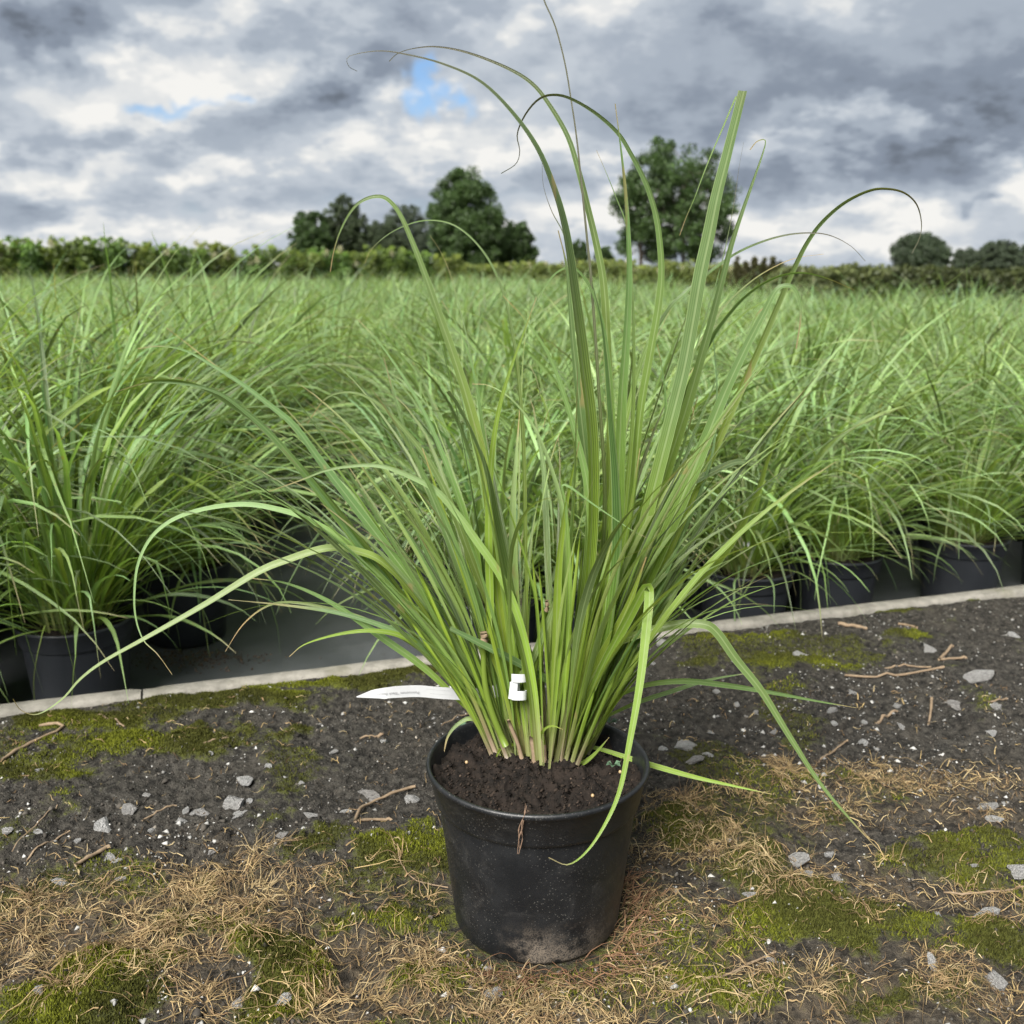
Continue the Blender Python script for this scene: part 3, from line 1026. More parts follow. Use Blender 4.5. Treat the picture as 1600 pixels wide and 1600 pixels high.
    (13, -.04, 'g', [(440, 700), (500, 770), (560, 850), (630, 940), (700, 1040), (765, 1150)]),
    (14, .02, 'g', [(1090, 620), (1060, 720), (1020, 830), (975, 950), (930, 1080), (900, 1160)]),
    (12, .05, 'g', [(560, 500), (600, 545), (660, 640), (710, 760), (760, 920), (810, 1130)]),
    (10, .05, 'g', [(690, 470), (720, 520), (742, 590), (756, 680), (780, 850), (820, 1120)]),
    (5, .02, 'l', [(740, 660), (775, 740), (800, 810), (825, 890), (840, 970), (850, 1120)]),
    (8, -.05, 'g', [(1010, 840), (985, 827), (930, 790), (880, 757), (885, 800), (890, 950), (880, 1150)]),
    (10, .04, 'w', [(1085, 790), (1092, 740), (1098, 760), (1085, 830), (1050, 920), (990, 1030), (935, 1130)]),
    (12, .0, 'l', [(1040, 660), (1035, 720), (1015, 810), (985, 910), (945, 1040), (905, 1160)]),
    (14, -.03, 'D', [(1070, 830), (1040, 900), (1000, 985), (960, 1065), (925, 1130), (900, 1175)]),
    (8, -.01, 't', [(692, 1185), (700, 1150), (720, 1128), (742, 1124), (775, 1150), (790, 1165)]),
    (6, -.02, 'l', [(773, 1192), (780, 1172), (792, 1163), (815, 1165)]),
    (6, -.06, 'l', [(880, 1140), (862, 1134), (848, 1143), (850, 1160), (856, 1185)]),
]
STY = {'p': (np.array([.085, .150, .050]), PURP * 1.1, .40), 'P': (PURP * 1.3, PURP, .8), 'g': (np.array([.112, .200, .060]), TAN * .8, .10), 'C': (np.array([.098, .168, .056]), GREY * .7, .05), 't': (GREY, TAN, .30),  # 'p': backlit shade painted into the green; the purple tip is leaf colour
       'l': (LIME * .95, TAN * 1.1, .10), 'w': (GREY * 1.25, TAN * .9, .12), 'D': (DARK * 1.25, DARK, .1)}


def traced_blade(wpx, dY, style, pts, r, pw=1.2):
    pts = np.asarray(pts[::-1], float)                 # base first
    s = np.concatenate([[0], np.cumsum(np.linalg.norm(np.diff(pts, axis=0), axis=1))])
    s /= s[-1]
    if pts[0][1] > 1100:
        dxb = pts[0][0] - 848
        pts[0] = (848 + .82 * dxb, 1206 - 48 * (abs(dxb) / 80.0) ** 1.3 - 26 * r.random())
        if len(pts) > 3 and pts[1][1] > 1040:
            pts[1] = (848 + .92 * (pts[1][0] - 848), pts[1][1])
    b0 = on_z(pts[0][0], pts[0][1], SOIL_Z)
    Y0 = b0[1]
    P3 = np.array([on_y(x, y, Y0 + dY * (q ** pw)) for (x, y), q in zip(pts, s)])
    n = int(np.clip(len(pts) * 5, 24, 96))
    C = cr_spline(P3, n, False)
    q = np.concatenate([[0], np.cumsum(np.linalg.norm(np.diff(C, axis=0), axis=1))])
    q /= q[-1]
    depth = (C - np.array([0, 0, H_CAM])) @ np.array([0, CP, -SP])
    w = wpx * .86 / 1600.0 * depth
    if style in 'C':
        prof = np.clip(.40 + 1.5 * q, 0, 1) * np.clip(1.0 - .35 * sstep(.75, 1, q), .3, 1)
    elif style == 'P':
        prof = np.clip(1.8 - 1.6 * q, .45, 1.5)
    else:
        prof = np.clip(.40 + 1.6 * q, 0, 1) * np.clip((1 - q) * 2.1, .06, 1) ** .85
    tw = r.normal(0, .45) + r.normal(0, .6) * q
    T = np.gradient(C, axis=0)
    T /= np.linalg.norm(T, axis=1)[:, None] + 1e-9
    view = C - np.array([0, 0, H_CAM])
    view /= np.linalg.norm(view, axis=1)[:, None]
    side = np.cross(T, view)
    side /= np.linalg.norm(side, axis=1)[:, None] + 1e-9
    for i in range(1, n):
        if side[i] @ side[i - 1] < 0:
            side[i] *= -1
    nn = np.cross(T, side)
    S = side * np.cos(tw)[:, None] + nn * np.sin(tw)[:, None]
    w = w * prof / np.clip(np.cos(tw), .55, 1)
    mid, tip, tf = STY[style]
    tn = blade_tint(1, n, r, mid=mid * (.9 + .2 * r.random()), tip=tip, tipfrac=np.full((1, 1, 1), tf))
    if style == 'P':
        tn = tn * .55 + PURP * .45
    return C[None], w[None], S[None], tn


def add_blade(C, w, S, tn, parent, name='blade', fold=.22):
    C = C - POT
    v, f, uv, t = blade_arrays(C, w, S, tn, fold)
    me = mesh_np(name, v, f, M_BLADE, uv=uv, tint=t)
    return obj(name, me, parent)


rb = np.random.default_rng(11)
for (wpx, dY, st, pts) in T_:
    add_blade(*traced_blade(wpx, dY, 'l' if st == 'F' else st, pts, rb, .65 if st == 'F' else 1.2), plant)

# the crowd of leaves between them
CROWN = on_z(850, 1150, SOIL_Z)
BUNCH = [on_z(806, 1166, SOIL_Z), on_z(884, 1176, SOIL_Z)]     # the clump stands in two bunches


def fill_blades(count, seed, lo, hi, ln, lean, bend, width, wind=(0, 0)):
    r = np.random.default_rng(seed)
    az = r.uniform(math.radians(lo), math.radians(hi), count)
    C, w, S, tn = gen_blades(count, 18, r, .021, ln, lean, bend, width, az=az, power=1.6, wind=wind, kinkp=0.0, tipprob=.45)
    left = (np.cos(az) < -.3) | ((np.abs(np.cos(az)) <= .3) & (r.random(count) < .45))
    C = C + np.where(left[:, None], BUNCH[0][None], BUNCH[1][None])[:, None, :] + np.array([0, 0, -.006])
    for i in range(count):
        add_blade(C[i:i + 1], w[i:i + 1], S[i:i + 1], tn[i:i + 1], plant)


fill_blades(26, 31, 150, 196, (.28, .54), (10, 38), (15, 50), (.004, .0085))     # to the left
fill_blades(20, 32, -40, 40, (.26, .50), (4, 26), (15, 60), (.004, .009))       # to the right
fill_blades(24, 33, 0, 360, (.20, .48), (2, 16), (10, 55), (.004, .009))         # upright
fill_blades(8, 34, 40, 140, (.3, .5), (10, 40), (30, 80), (.004, .008))        # behind


fill_blades(44, 35, 0, 360, (.26, .60), (2, 30), (20, 80), (.0022, .0052))       # many thin ones


def stems():
    """leaf sheaths standing close together on the crown"""
    r = np.random.default_rng(5)
    for i in range(70):
        az = r.random() * 2 * PI
        rr = .025 * math.sqrt(r.random()) + .003
        bun = BUNCH[0] if r.random() < .45 else BUNCH[1]
        base = bun + np.array([rr * math.cos(az), rr * math.sin(az) * .95, -.008])
        ln = r.uniform(.08, .24)
        lean = math.radians(3 + rr / .033 * 9 + r.normal(0, 4))
        out = (bun - CROWN)[0]
        q = np.linspace(0, 1, 9)
        d = np.array([math.sin(lean) * math.cos(az) + out * 9.0, math.sin(lean) * math.sin(az), math.cos(lean)])
        P = base + q[:, None] * ln * d + (q ** 2)[:, None] * np.array([math.cos(az), math.sin(az), 0]) * .006
        rad = r.uniform(.0019, .0034)
        v, fs = tube(P - POT, rad * (1 - .3 * q) * np.clip((1.02 - q) * 5, .05, 1), 6)
        low = PALE * .9 + np.array([.02, -.02, .02]) * r.random()
        if r.random() < .3:
            low = np.array([.22, .16, .12])
        top = LIME * r.uniform(.7, 1.1)
        tn = np.repeat((low[None] * (1 - sstep(.05, .5, q))[:, None] + top[None] * sstep(.05, .5, q)[:, None]), 6, 0)
        tn = np.vstack([tn, low, top])
        uv = np.zeros((len(v), 2))
        uv[:54, 0] = np.tile(np.linspace(0, .4, 6), 9)
        me = mesh_np('stem', v, fs, M_BLADE, uv=uv, tint=tn)
        obj('stem', me, plant)
    # green stems that end in the cut stubs
    for (x, y, x2, y2) in [(790, 1165, 756, 1003), (838, 1180, 853, 956)]:
        Yq = on_z(845, 1185, SOIL_Z)[1]
        a, b_ = on_y(x, y, Yq), on_y(x2, y2, Yq)
        q = np.linspace(0, 1, 9)
        P = a + (b_ - a) * q[:, None] + np.stack([-.008 * np.sin(q * PI), 0 * q, 0 * q], -1)
        v, fs = tube(P - POT, .0036 * (1 - .2 * q), 8)
        obj('stem', mesh_np('stem', v, fs, M_BLADE, uv=np.full((len(v), 2), .2), tint=np.tile(LIME * .75, (len(v), 1))), plant)
    # cut dry stalks
    for (x, y, x2, y2, rad, top) in [(835, 1198, 834, 1150, .0038, 1), (756, 1002, 757, 988, .0042, 1), (853, 955, 856, 938, .0022, 1), (850, 1190, 845, 1120, .003, 0), (815, 1185, 796, 1125, .0022, 0)]:
        Yq = on_z(845, 1185, SOIL_Z)[1]
        a, b_ = on_y(x, y, Yq), on_y(x2, y2, Yq)
        q = np.linspace(0, 1, 7)[:, None]
        P = a + (b_ - a) * q + np.stack([.001 * np.sin(q[:, 0] * 5), 0 * q[:, 0], 0 * q[:, 0]], -1)
        v, fs = tube(P - POT, rad * np.linspace(1, .92, 7), 8)
        obj('cut_stalk', mesh_np('cut_stalk', v, fs, M_TWIG), plant)


stems()


def pot_details():
    # root dried onto the pot wall below the rim
    r = np.random.default_rng(2)
    pts = [(822, 1262), (818, 1280), (812, 1296), (815, 1310), (810, 1330)]
    for off in (0, 2, -2):
        P = []
        for (x, y) in pts:
            p = on_y(x + off * .6 + r.normal(0, 2.5), y + r.normal(0, 2), POT[1] - .104)
            d = ray(x, y)
            # walk along the ray to the pot's outer surface
            o_ = np.array([0, 0, H_CAM])
            tt = np.linspace(.5, 1.4, 3000)
            q = o_ + tt[:, None] * d
            rad = np.hypot(q[:, 0] - POT[0], q[:, 1] - POT[1])
            Rz = np.where(q[:, 2] > .138, .1065 + (q[:, 2] - .138) * .10, .085 + .0195 * q[:, 2] / .138) + .0015
            hit = np.argmax((rad < Rz) & (q[:, 2] < .1785))
            q0 = q[hit]
            P.append(q0 + np.array([(off * .6 + r.normal(0, 3)) * .0006, -.0004, r.normal(0, .003)]))
        C = cr_spline(np.array(P), 14)
        v, fs = tube(C - POT, np.interp(np.linspace(0, 1, 14), [0, .3, .55, .8, 1], [.0003, .0004, .0009, .0007, .0002]) * r.uniform(.5, 1.3, 14), 5)
        obj('dried_root', mesh_np('dried_root', v, fs, M_ROOT), plant)


pot_details()


def soil_bits():
    """fertiliser beads, seedlings and pale fibres lying on the potting soil"""
    for (x, y) in [(729, 1191), (926, 1243), (969, 1206)]:
        p = on_z(x, y, SOIL_Z + .006)
        v, f = lathe([(.0001, -.0018), (.0011, -.0015), (.0018, 0), (.0012, .0014), (.0001, .0018)], 10)
        o = obj('fertiliser_bead', mesh_np('fertiliser_bead', v, f, M_PRILL), None, loc=p)
        tag(o, 'tiny round tan fertiliser bead on the dark soil inside the front pot', 'bead', 'fertiliser beads on the potting soil')
    r = np.random.default_rng(9)
    for (x, y, k, lab) in [(958, 1200, 6, 'tiny green seedling beside a bead on the soil of the front pot'), (952, 1133, 7, 'pale weathered seedling near the back rim of the front pot'), (724, 1140, 5, 'thin little seedling by the grass clump on the pot soil')]:
        p = on_z(x, y, SOIL_Z + .003)
        e = empty('seedling', tuple(p))
        tag(e, lab, 'seedling')
        for j in range(k):
            a = r.random() * 2 * PI
            L_ = r.uniform(.006, .011)
            d = np.array([math.cos(a), math.sin(a), 0])
            s = np.array([-math.sin(a), math.cos(a), 0])
            z = np.array([0, 0, 1.0])
            vv = [z * .002, d * L_ * .5 + s * L_ * .32 + z * .007, d * L_ + z * .006, d * L_ * .5 - s * L_ * .32 + z * .007, d * L_ * .5 + z * .0055]
            obj('leaf', mesh_np('leaf', vv, np.array([[0, 1, 4], [1, 2, 4], [2, 3, 4], [3, 0, 4]]), M_WEED), e)
    V, F, T = [], [], []
    for i in range(160):
        a, rr = r.random() * 2 * PI, .1 * math.sqrt(r.random())
        c = np.array([POT[0] + rr * math.cos(a), POT[1] + rr * math.sin(a), SOIL_Z + .004 + r.random() * .004])
        d = r.normal(0, 1, 3) * np.array([1, 1, .25])
        d /= np.linalg.norm(d)
        ln = r.uniform(.004, .014)
        P = c + np.linspace(-.5, .5, 5)[:, None] * ln * d + r.normal(0, .0008, (5, 3))
        v, fs = tube(P, .00028, 3, False)
        F.append(fs[0] + sum(len(x) for x in V))
        V.append(v)
        T.append(np.tile(np.array([.30, .22, .15]) * r.uniform(.4, 1.1), (len(v), 1)))
    o = obj('soil_fibres', mesh_np('soil_fibres', np.vstack(V), np.vstack(F), M_STRAW, tint=np.vstack(T)), plant)
    o['kind'] = 'stuff'


soil_bits()


# ------------------------------------------------------------------ white label looped round a stem
def plant_label():
    Yl = POT[1] + .058
    ctr = cr_spline(np.array([on_y(x, y, Yl + dy) for (x, y, dy) in [(557, 1089, -.012), (600, 1083, -.010), (650, 1080, -.004), (690, 1083, .0), (740, 1085, .004), (775, 1080, -.014), (812, 1073, -.040)]]), 40)
    root = empty('plant_label', tuple(ctr[20] - np.array([0, 0, .01])))
    tag(root, 'white pointed paper plant label with faint grey print looped through the grass stems', 'label')
    org = ctr[20] - np.array([0, 0, .01])
    q = np.linspace(0, 1, 40)
    hw = np.interp(q, [0, .085, .2, .55, .72, .8, 1], [.0005, .0055, .0070, .0072, .0074, .0074, .0076])
    up = np.array([0, -.15, 1.0])
    up /= np.linalg.norm(up)
    slant = np.stack([-.6 * hw * (1 - sstep(.0, .12, q)), 0 * q, 0 * q], -1)
    Tt, Bt = ctr + up * hw[:, None], ctr - up * hw[:, None] + np.stack([.014 * sstep(0, .06, q) * (1 - sstep(.06, .2, q)), 0 * q, 0 * q], -1)
    back = np.array([0, .0003, 0])
    v = np.vstack([Tt, Bt, Tt + back, Bt + back]) - org
    n = 40
    i = np.arange(n - 1)
    f = np.vstack([np.stack([i, i + 1, n + i + 1, n + i], -1), np.stack([2 * n + i + 1, 2 * n + i, 3 * n + i, 3 * n + i + 1], -1)])
    strip = obj('strip', mesh_np('strip', v, f, M_LABEL), root)
    # loop round the stem
    cx = on_y(812, 1073, Yl)
    st = empty('unused')
    bpy.data.objects.remove(st)
    for (y0, h) in [(1059, .0044), (1086, .0050)]:
        c = on_y(811, y0, Yl - .044) - org
        t = np.linspace(-.2 * PI, 1.25 * PI, 20)
        x = .0078 * np.cos(t)
        y = -.006 * np.sin(t)
        z = .0012 * np.sin(t * 1.0) * 1.5
        top = np.stack([c[0] + x, c[1] + y, c[2] + z + h], -1)
        bot = np.stack([c[0] + x, c[1] + y, c[2] + z - h], -1)
        f = np.stack([np.arange(19), np.arange(19) + 1, 20 + np.arange(19) + 1, 20 + np.arange(19)], -1)
        obj('loop', mesh_np('loop', np.vstack([top, bot]), f, M_LABEL), root)
    # the slotted end the loop passes through
    c = on_y(802, 1078, Yl - .046) - org
    vv = [(c[0] - .005, c[1], c[2] - .0095), (c[0] + .003, c[1] - .001, c[2] - .0105), (c[0] + .0045, c[1] - .001, c[2] + .008), (c[0] - .003, c[1], c[2] + .009)]
    obj('slot_end', mesh_np('slot_end', vv, np.array([[0, 1, 2, 3]]), M_LABEL, smooth=False), root)

    # faint print, upside down on the strip
    def words(txt, size, xpix, ypix, yoff):
        cu = bpy.data.curves.new('print', 'FONT')
        cu.body = txt
        cu.size = size
        cu.align_x = 'CENTER'
        cu.align_y = 'CENTER'
        tmp = bpy.data.objects.new('print', cu)
        COL.objects.link(tmp)
        dg = bpy.context.evaluated_depsgraph_get()
        me = bpy.data.meshes.new_from_object(tmp.evaluated_get(dg))
        bpy.data.objects.remove(tmp)
        me.materials.clear()
        me.materials.append(M_INK)
        co = np.zeros(len(me.vertices) * 3, np.float32)
        me.vertices.foreach_get('co', co)
        co = co.reshape(-1, 3)
        # wrap the line of print onto the strip
        c0 = on_y(xpix, ypix, Yl)
        xs = c0[0] - co[:, 0]
        yy = -co[:, 1]
        line = np.stack([np.interp(xs, ctr[:, 0], ctr[:, k]) for k in range(3)], -1)
        P = line + up * (yy + yoff)[:, None] + np.array([0, -.0006, 0])
        me.vertices.foreach_set('co', (P - org).astype(np.float32).ravel())
        me.update()
        obj('print', me, strip)
    words('Pennisetum "Black Beauty"', .0042, 622, 1080, -.0012)
    words('............................................', .0026, 685, 1080, .003)
    words('............................................', .0026, 690, 1080, -.002)


plant_label()


# ------------------------------------------------------------------ plants in the beds
r_bg = np.random.default_rng(77)
POT_H, POT_R = .165, .10
PB = pot_profile(POT_R, POT_H, collar=.038, rb=.078)
ME_POT = mesh_np('pot', *lathe(PB[:11], 40), M_POTBG)
ME_RIM = mesh_np('rim', *lathe(PB[10:], 40), M_POTBG)
ME_POT_WHOLE = mesh_np('pot', *lathe(PB, 32), M_POTBG)
ME_SOIL = [soil_mesh('soil', POT_R - .006, 20 + k, .004, 30) for k in range(3)]
BG_SOIL = POT_H - .014


def foliage_variant(k, count, n, hard=False):
    r = np.random.default_rng(100 + k)
    parts = [gen_blades(int(count * .55), n, r, .05, (.34, .68), (6, 42), (35, 120), (.0048, .0098)),
             gen_blades(int(count * .25), n, r, .045, (.42, .74), (2, 26), (45, 135), (.0048, .0098)),
             gen_blades(int(count * .20), n, r, .055, (.20, .42), (35, 70), (30, 90), (.0042, .0080))]
    C, w, S, tn = [np.concatenate([p[i] for p in parts]) for i in range(4)]
    C[..., 2] = np.maximum(C[..., 2], -.10)
    tn = tn * np.array([1.04, 1.11, 1.38])
    v, f, uv, t = blade_arrays(C, w, S, tn)
    return mesh_np('foliage', v, f, M_BLADE, uv=uv, tint=t)


FOL_NEAR = [foliage_variant(k, 250, 12) for k in range(4)]
FOL_MID = [foliage_variant(10 + k, 200, 9) for k in range(6)]


def single_blades():
    out = []
    r = np.random.default_rng(55)
    for k in range(36):
        fl = k % 3 == 0
        C, w, S, tn = gen_blades(1, 20, r, .05, (.42, .72) if not fl else (.28, .45), (8, 40) if not fl else (40, 70), (50, 125) if not fl else (60, 105), (.006, .010),
                                 az=np.array([0.0]), tipprob=.4)
        v, f, uv, t = blade_arrays(C, w, S, tn)
        out.append(mesh_np('blade', v, f, M_BLADE, uv=uv, tint=t))
    return out


BLADES = single_blades()


def bed_plant(P, near, label, group, sc=1.0, k=0, seed=0, blades=0):
    r = np.random.default_rng(seed)
    e = empty('potted_grass_plant', (P[0], P[1], BED_Z + .0015), r.random() * 6.28)
    tag(e, label, 'potted plant', group, 'thing')
    po = obj('pot', ME_POT, e)
    if near:
        obj('rim', ME_RIM, po)
    else:
        po.data = ME_POT_WHOLE
    obj('soil', ME_SOIL[k % 3], e, loc=(0, 0, BG_SOIL), rot=(0, 0, r.random() * 6))
    fm = FOL_NEAR[k % 4] if near else FOL_MID[k % 6]
    o = obj('foliage', fm, e, loc=(0, 0, BG_SOIL), rot=(r.normal(0, .05), r.normal(0, .05), r.random() * 6.28), scale=(sc, sc, sc * r.uniform(.9, 1.08)))
    o['kind'] = 'stuff'
    for j in range(blades):
        s2 = sc * r.uniform(.8, 1.15)
        obj('blade', BLADES[r.integers(len(BLADES))], e, loc=(0, 0, BG_SOIL), rot=(0, 0, r.random() * 6.28), scale=(s2, s2, s2))
    return e


# the pots along the edging, from their rims in the photograph
RIM_Z = BED_Z + POT_H
FRONT = [(117, 965, 'potted grass in the bed with long leaves hanging over its pot above the kerb joint'),
         (-110, 985, 'potted grass at the kerb, next outward from the one above the kerb joint'),
         (285, 878, 'potted grass set one row back beside the fabric aisle, pot rim showing'),
         (672, 858, 'bushy potted grass across the fabric aisle, tags absent, pot half hidden'),
         (765, 925, 'potted grass directly behind the lone front plant, close to the kerb'),
         (905, 905, 'potted grass in the bed behind the upright leaves of the lone plant'),
         (1165, 885, 'potted grass at the kerb with a torn white tag among its stems'),
         (1305, 862, 'potted grass at the kerb, second along from the white-tagged one'),
         (1505, 836, 'potted grass with a full fan of leaves, third at the kerb past the white tag'),
         (1665, 818, 'potted grass at the kerb beyond the full-fanned one, dark rim showing'),
         (-330, 1005, 'potted grass at the kerb far along from the joint')]
placed = []
for i, (x, y, lab) in enumerate(FRONT):
    P = on_z(x, y, RIM_Z)
    if i == len(FRONT) - 1:
        continue
    bed_plant(P, True, lab, 'potted grasses along the kerb', 1.04 if i < 2 else (.84 if i < 3 else .86), i, 300 + i, 26)
    placed.append(P[:2])
tagged = on_z(1165, 885, RIM_Z)

cand = []
SPC = .255
for j in range(0, 90):
    for i in range(-80, 81):
        b_ = .17 + j * SPC
        a_ = i * SPC + (.5 * SPC if j % 2 else 0)
        P = ab(np.array(a_ + r_bg.normal(0, .018)), np.array(b_ + r_bg.normal(0, .018)))
        d = (P - np.array([0, 0, P[2]]))
        D = P[1]
        if D < 1.3 or abs(P[0]) > D * .56 + .5:
            continue
        if any((P[0] - q[0]) ** 2 + (P[1] - q[1]) ** 2 < .215 ** 2 for q in placed):
            continue
        # aisles of bare fabric running away from the edging
        x_a = a_
        if j < 6 and ((-.52 + .03 * j < a_ < -.02 + .03 * j) or (.40 < a_ < .56 and j < 2)):
            continue
        if j == 0:
            continue
        if D > 21 - .10 * P[0] or (P[0] > 1.6 and D > 21 - (P[0] - 1.6) * 5 and D > 10.5):
            continue
        cand.append((D, P))
cand.sort(key=lambda t: t[0])
NEAR_N = 285
LAB = [('potted grass massed in the second rows of the bed, thick arching leaves', 'potted grasses in the rows right behind the kerb'),
       ('potted grass in the middle rows of the bed, tips crossing its neighbours', 'potted grasses in the middle rows of the bed'),
       ('potted grass deep in the bed, only its leaf tips showing in the even green mass', 'potted grasses further up the bed')]
for i, (D, P) in enumerate(cand[:NEAR_N]):
    z = 0 if D < 3.0 else (1 if D < 4.6 else 2)
    bed_plant(P, D < 2.7, LAB[z][0], LAB[z][1], .90 + .20 * r_bg.random() - .10 * min(1, max(0, P[0])) + .14 * (P[0] < -.55 and D < 3.2), i, 1000 + i, 0)


def far_field():
    """all plants beyond the ones built singly: a mass of leaf tips"""
    r = np.random.default_rng(4)
    Vs, Fs, Ts, UVs = [], [], [], []
    nv = 0
    for (lo, hi, cnt, n, wd) in [(0, 9, 95, 6, (.0045, .0085)), (9, 14, 48, 5, (.007, .012)), (14, 99, 24, 4, (.012, .02))]:
        sel = [P for D, P in cand[NEAR_N:] if lo <= D < hi]
        if not sel:
            continue
        pos = np.repeat(np.array(sel), cnt, 0)
        hs = np.repeat(r.uniform(.82, 1.12, len(sel)), cnt)
        C, w, S, tn = gen_blades(len(pos), n, r, .06, (.32, .66), (3, 44), (40, 125), wd)
        C = C * (hs * np.interp(pos[:, 0], [0, 3], [1.16, 1.0]))[:, None, None]
        tn = tn * np.repeat(r.uniform(.74, 1.16, len(sel)), cnt)[:, None, None] * np.array([1.03, 1.09, 1.60])
        C += pos[:, None, :] + np.array([0, 0, BED_Z + BG_SOIL])
        C[..., 2] = np.maximum(C[..., 2], BED_Z + .01)
        L_ = C - S * w[..., None] * .5
        R_ = C + S * w[..., None] * .5
        V = np.stack([L_, R_], 2)
        Bn = len(pos)
        idx = np.arange(Bn * n * 2).reshape(Bn, n, 2) + nv
        F = np.stack([idx[:, :-1, 0], idx[:, :-1, 1], idx[:, 1:, 1], idx[:, 1:, 0]], -1).reshape(-1, 4)
        Vs.append(V.reshape(-1, 3))
        Fs.append(F)
        Ts.append(np.repeat(tn[:, :, None, :], 2, 2).reshape(-1, 3))
        nv += Bn * n * 2
    V = np.vstack(Vs)
    me = mesh_np('grass_bed', V, np.vstack(Fs), M_FIELD, uv=np.zeros((len(V), 2)), tint=np.vstack(Ts))
    o = obj('grass_bed', me)
    tag(o, 'even green mass of potted grasses reaching back to the hedges', 'grass', kind='stuff')


far_field()


def bed_tags():
    """torn white tags in the plant at the kerb"""
    for (x, y, w, h, lab) in [(1166, 852, .020, .017, 'torn white tag low on the stems of a kerbside plant'), (1136, 812, .011, .034, 'narrow white tag upright among the leaves of a kerbside plant')]:
        p = on_y(x, y, tagged[1] - .05)
        e = empty('plant_label', tuple(p))
        tag(e, lab, 'label')
        pr = np.array([(-.5, -.4), (-.1, -.25), (.1, -.5), (.45, -.1), (.5, .5), (.1, .28), (-.2, .4), (-.45, .45)]) * np.array([w, h])
        v = [(a, .002 * math.sin(a * 200), b_) for a, b_ in pr] + [(a, .002 * math.sin(a * 200) + .0005, b_) for a, b_ in pr]
        me = bpy.data.meshes.new('paper')
        n = len(pr)
        me.from_pydata(v, [], [tuple(range(n)), tuple(range(2 * n - 1, n - 1, -1))] + [(i, (i + 1) % n, n + (i + 1) % n, n + i) for i in range(n)])
        me.materials.append(M_LABEL)
        obj('paper', me, e)


bed_tags()


# ------------------------------------------------------------------ trees and shrubs
def leaf_cloud(centers, radii, per, size, r, cols, flat=.85):
    """many small bent leaf faces gathered in clumps"""
    n = len(centers)
    c = np.repeat(centers, per, 0)
    rad = np.repeat(radii, per)[:, None]
    d = r.normal(0, 1, (n * per, 3))
    d /= np.linalg.norm(d, axis=1)[:, None]
    p = c + d * rad * (r.random((n * per, 1)) ** .5) * np.array([1, 1, flat])
    sz = r.uniform(.6, 1.3, (n * per, 1)) * size
    a = r.normal(0, 1, (n * per, 3))
    a /= np.linalg.norm(a, axis=1)[:, None]
    b = np.cross(a, r.normal(0, 1, (n * per, 3)))
    b /= np.linalg.norm(b, axis=1)[:, None]
    V = np.stack([p - a * sz, p - b * sz * .45, p + a * sz, p + b * sz * .45], 1).reshape(-1, 3)
    F = np.arange(len(p) * 4).reshape(-1, 4)
    t = cols[0] + (cols[1] - cols[0]) * r.random((len(p), 1))
    t = t * np.repeat(r.uniform(.75, 1.25, n), per)[:, None]
    return V, F, np.repeat(t, 4, 0)


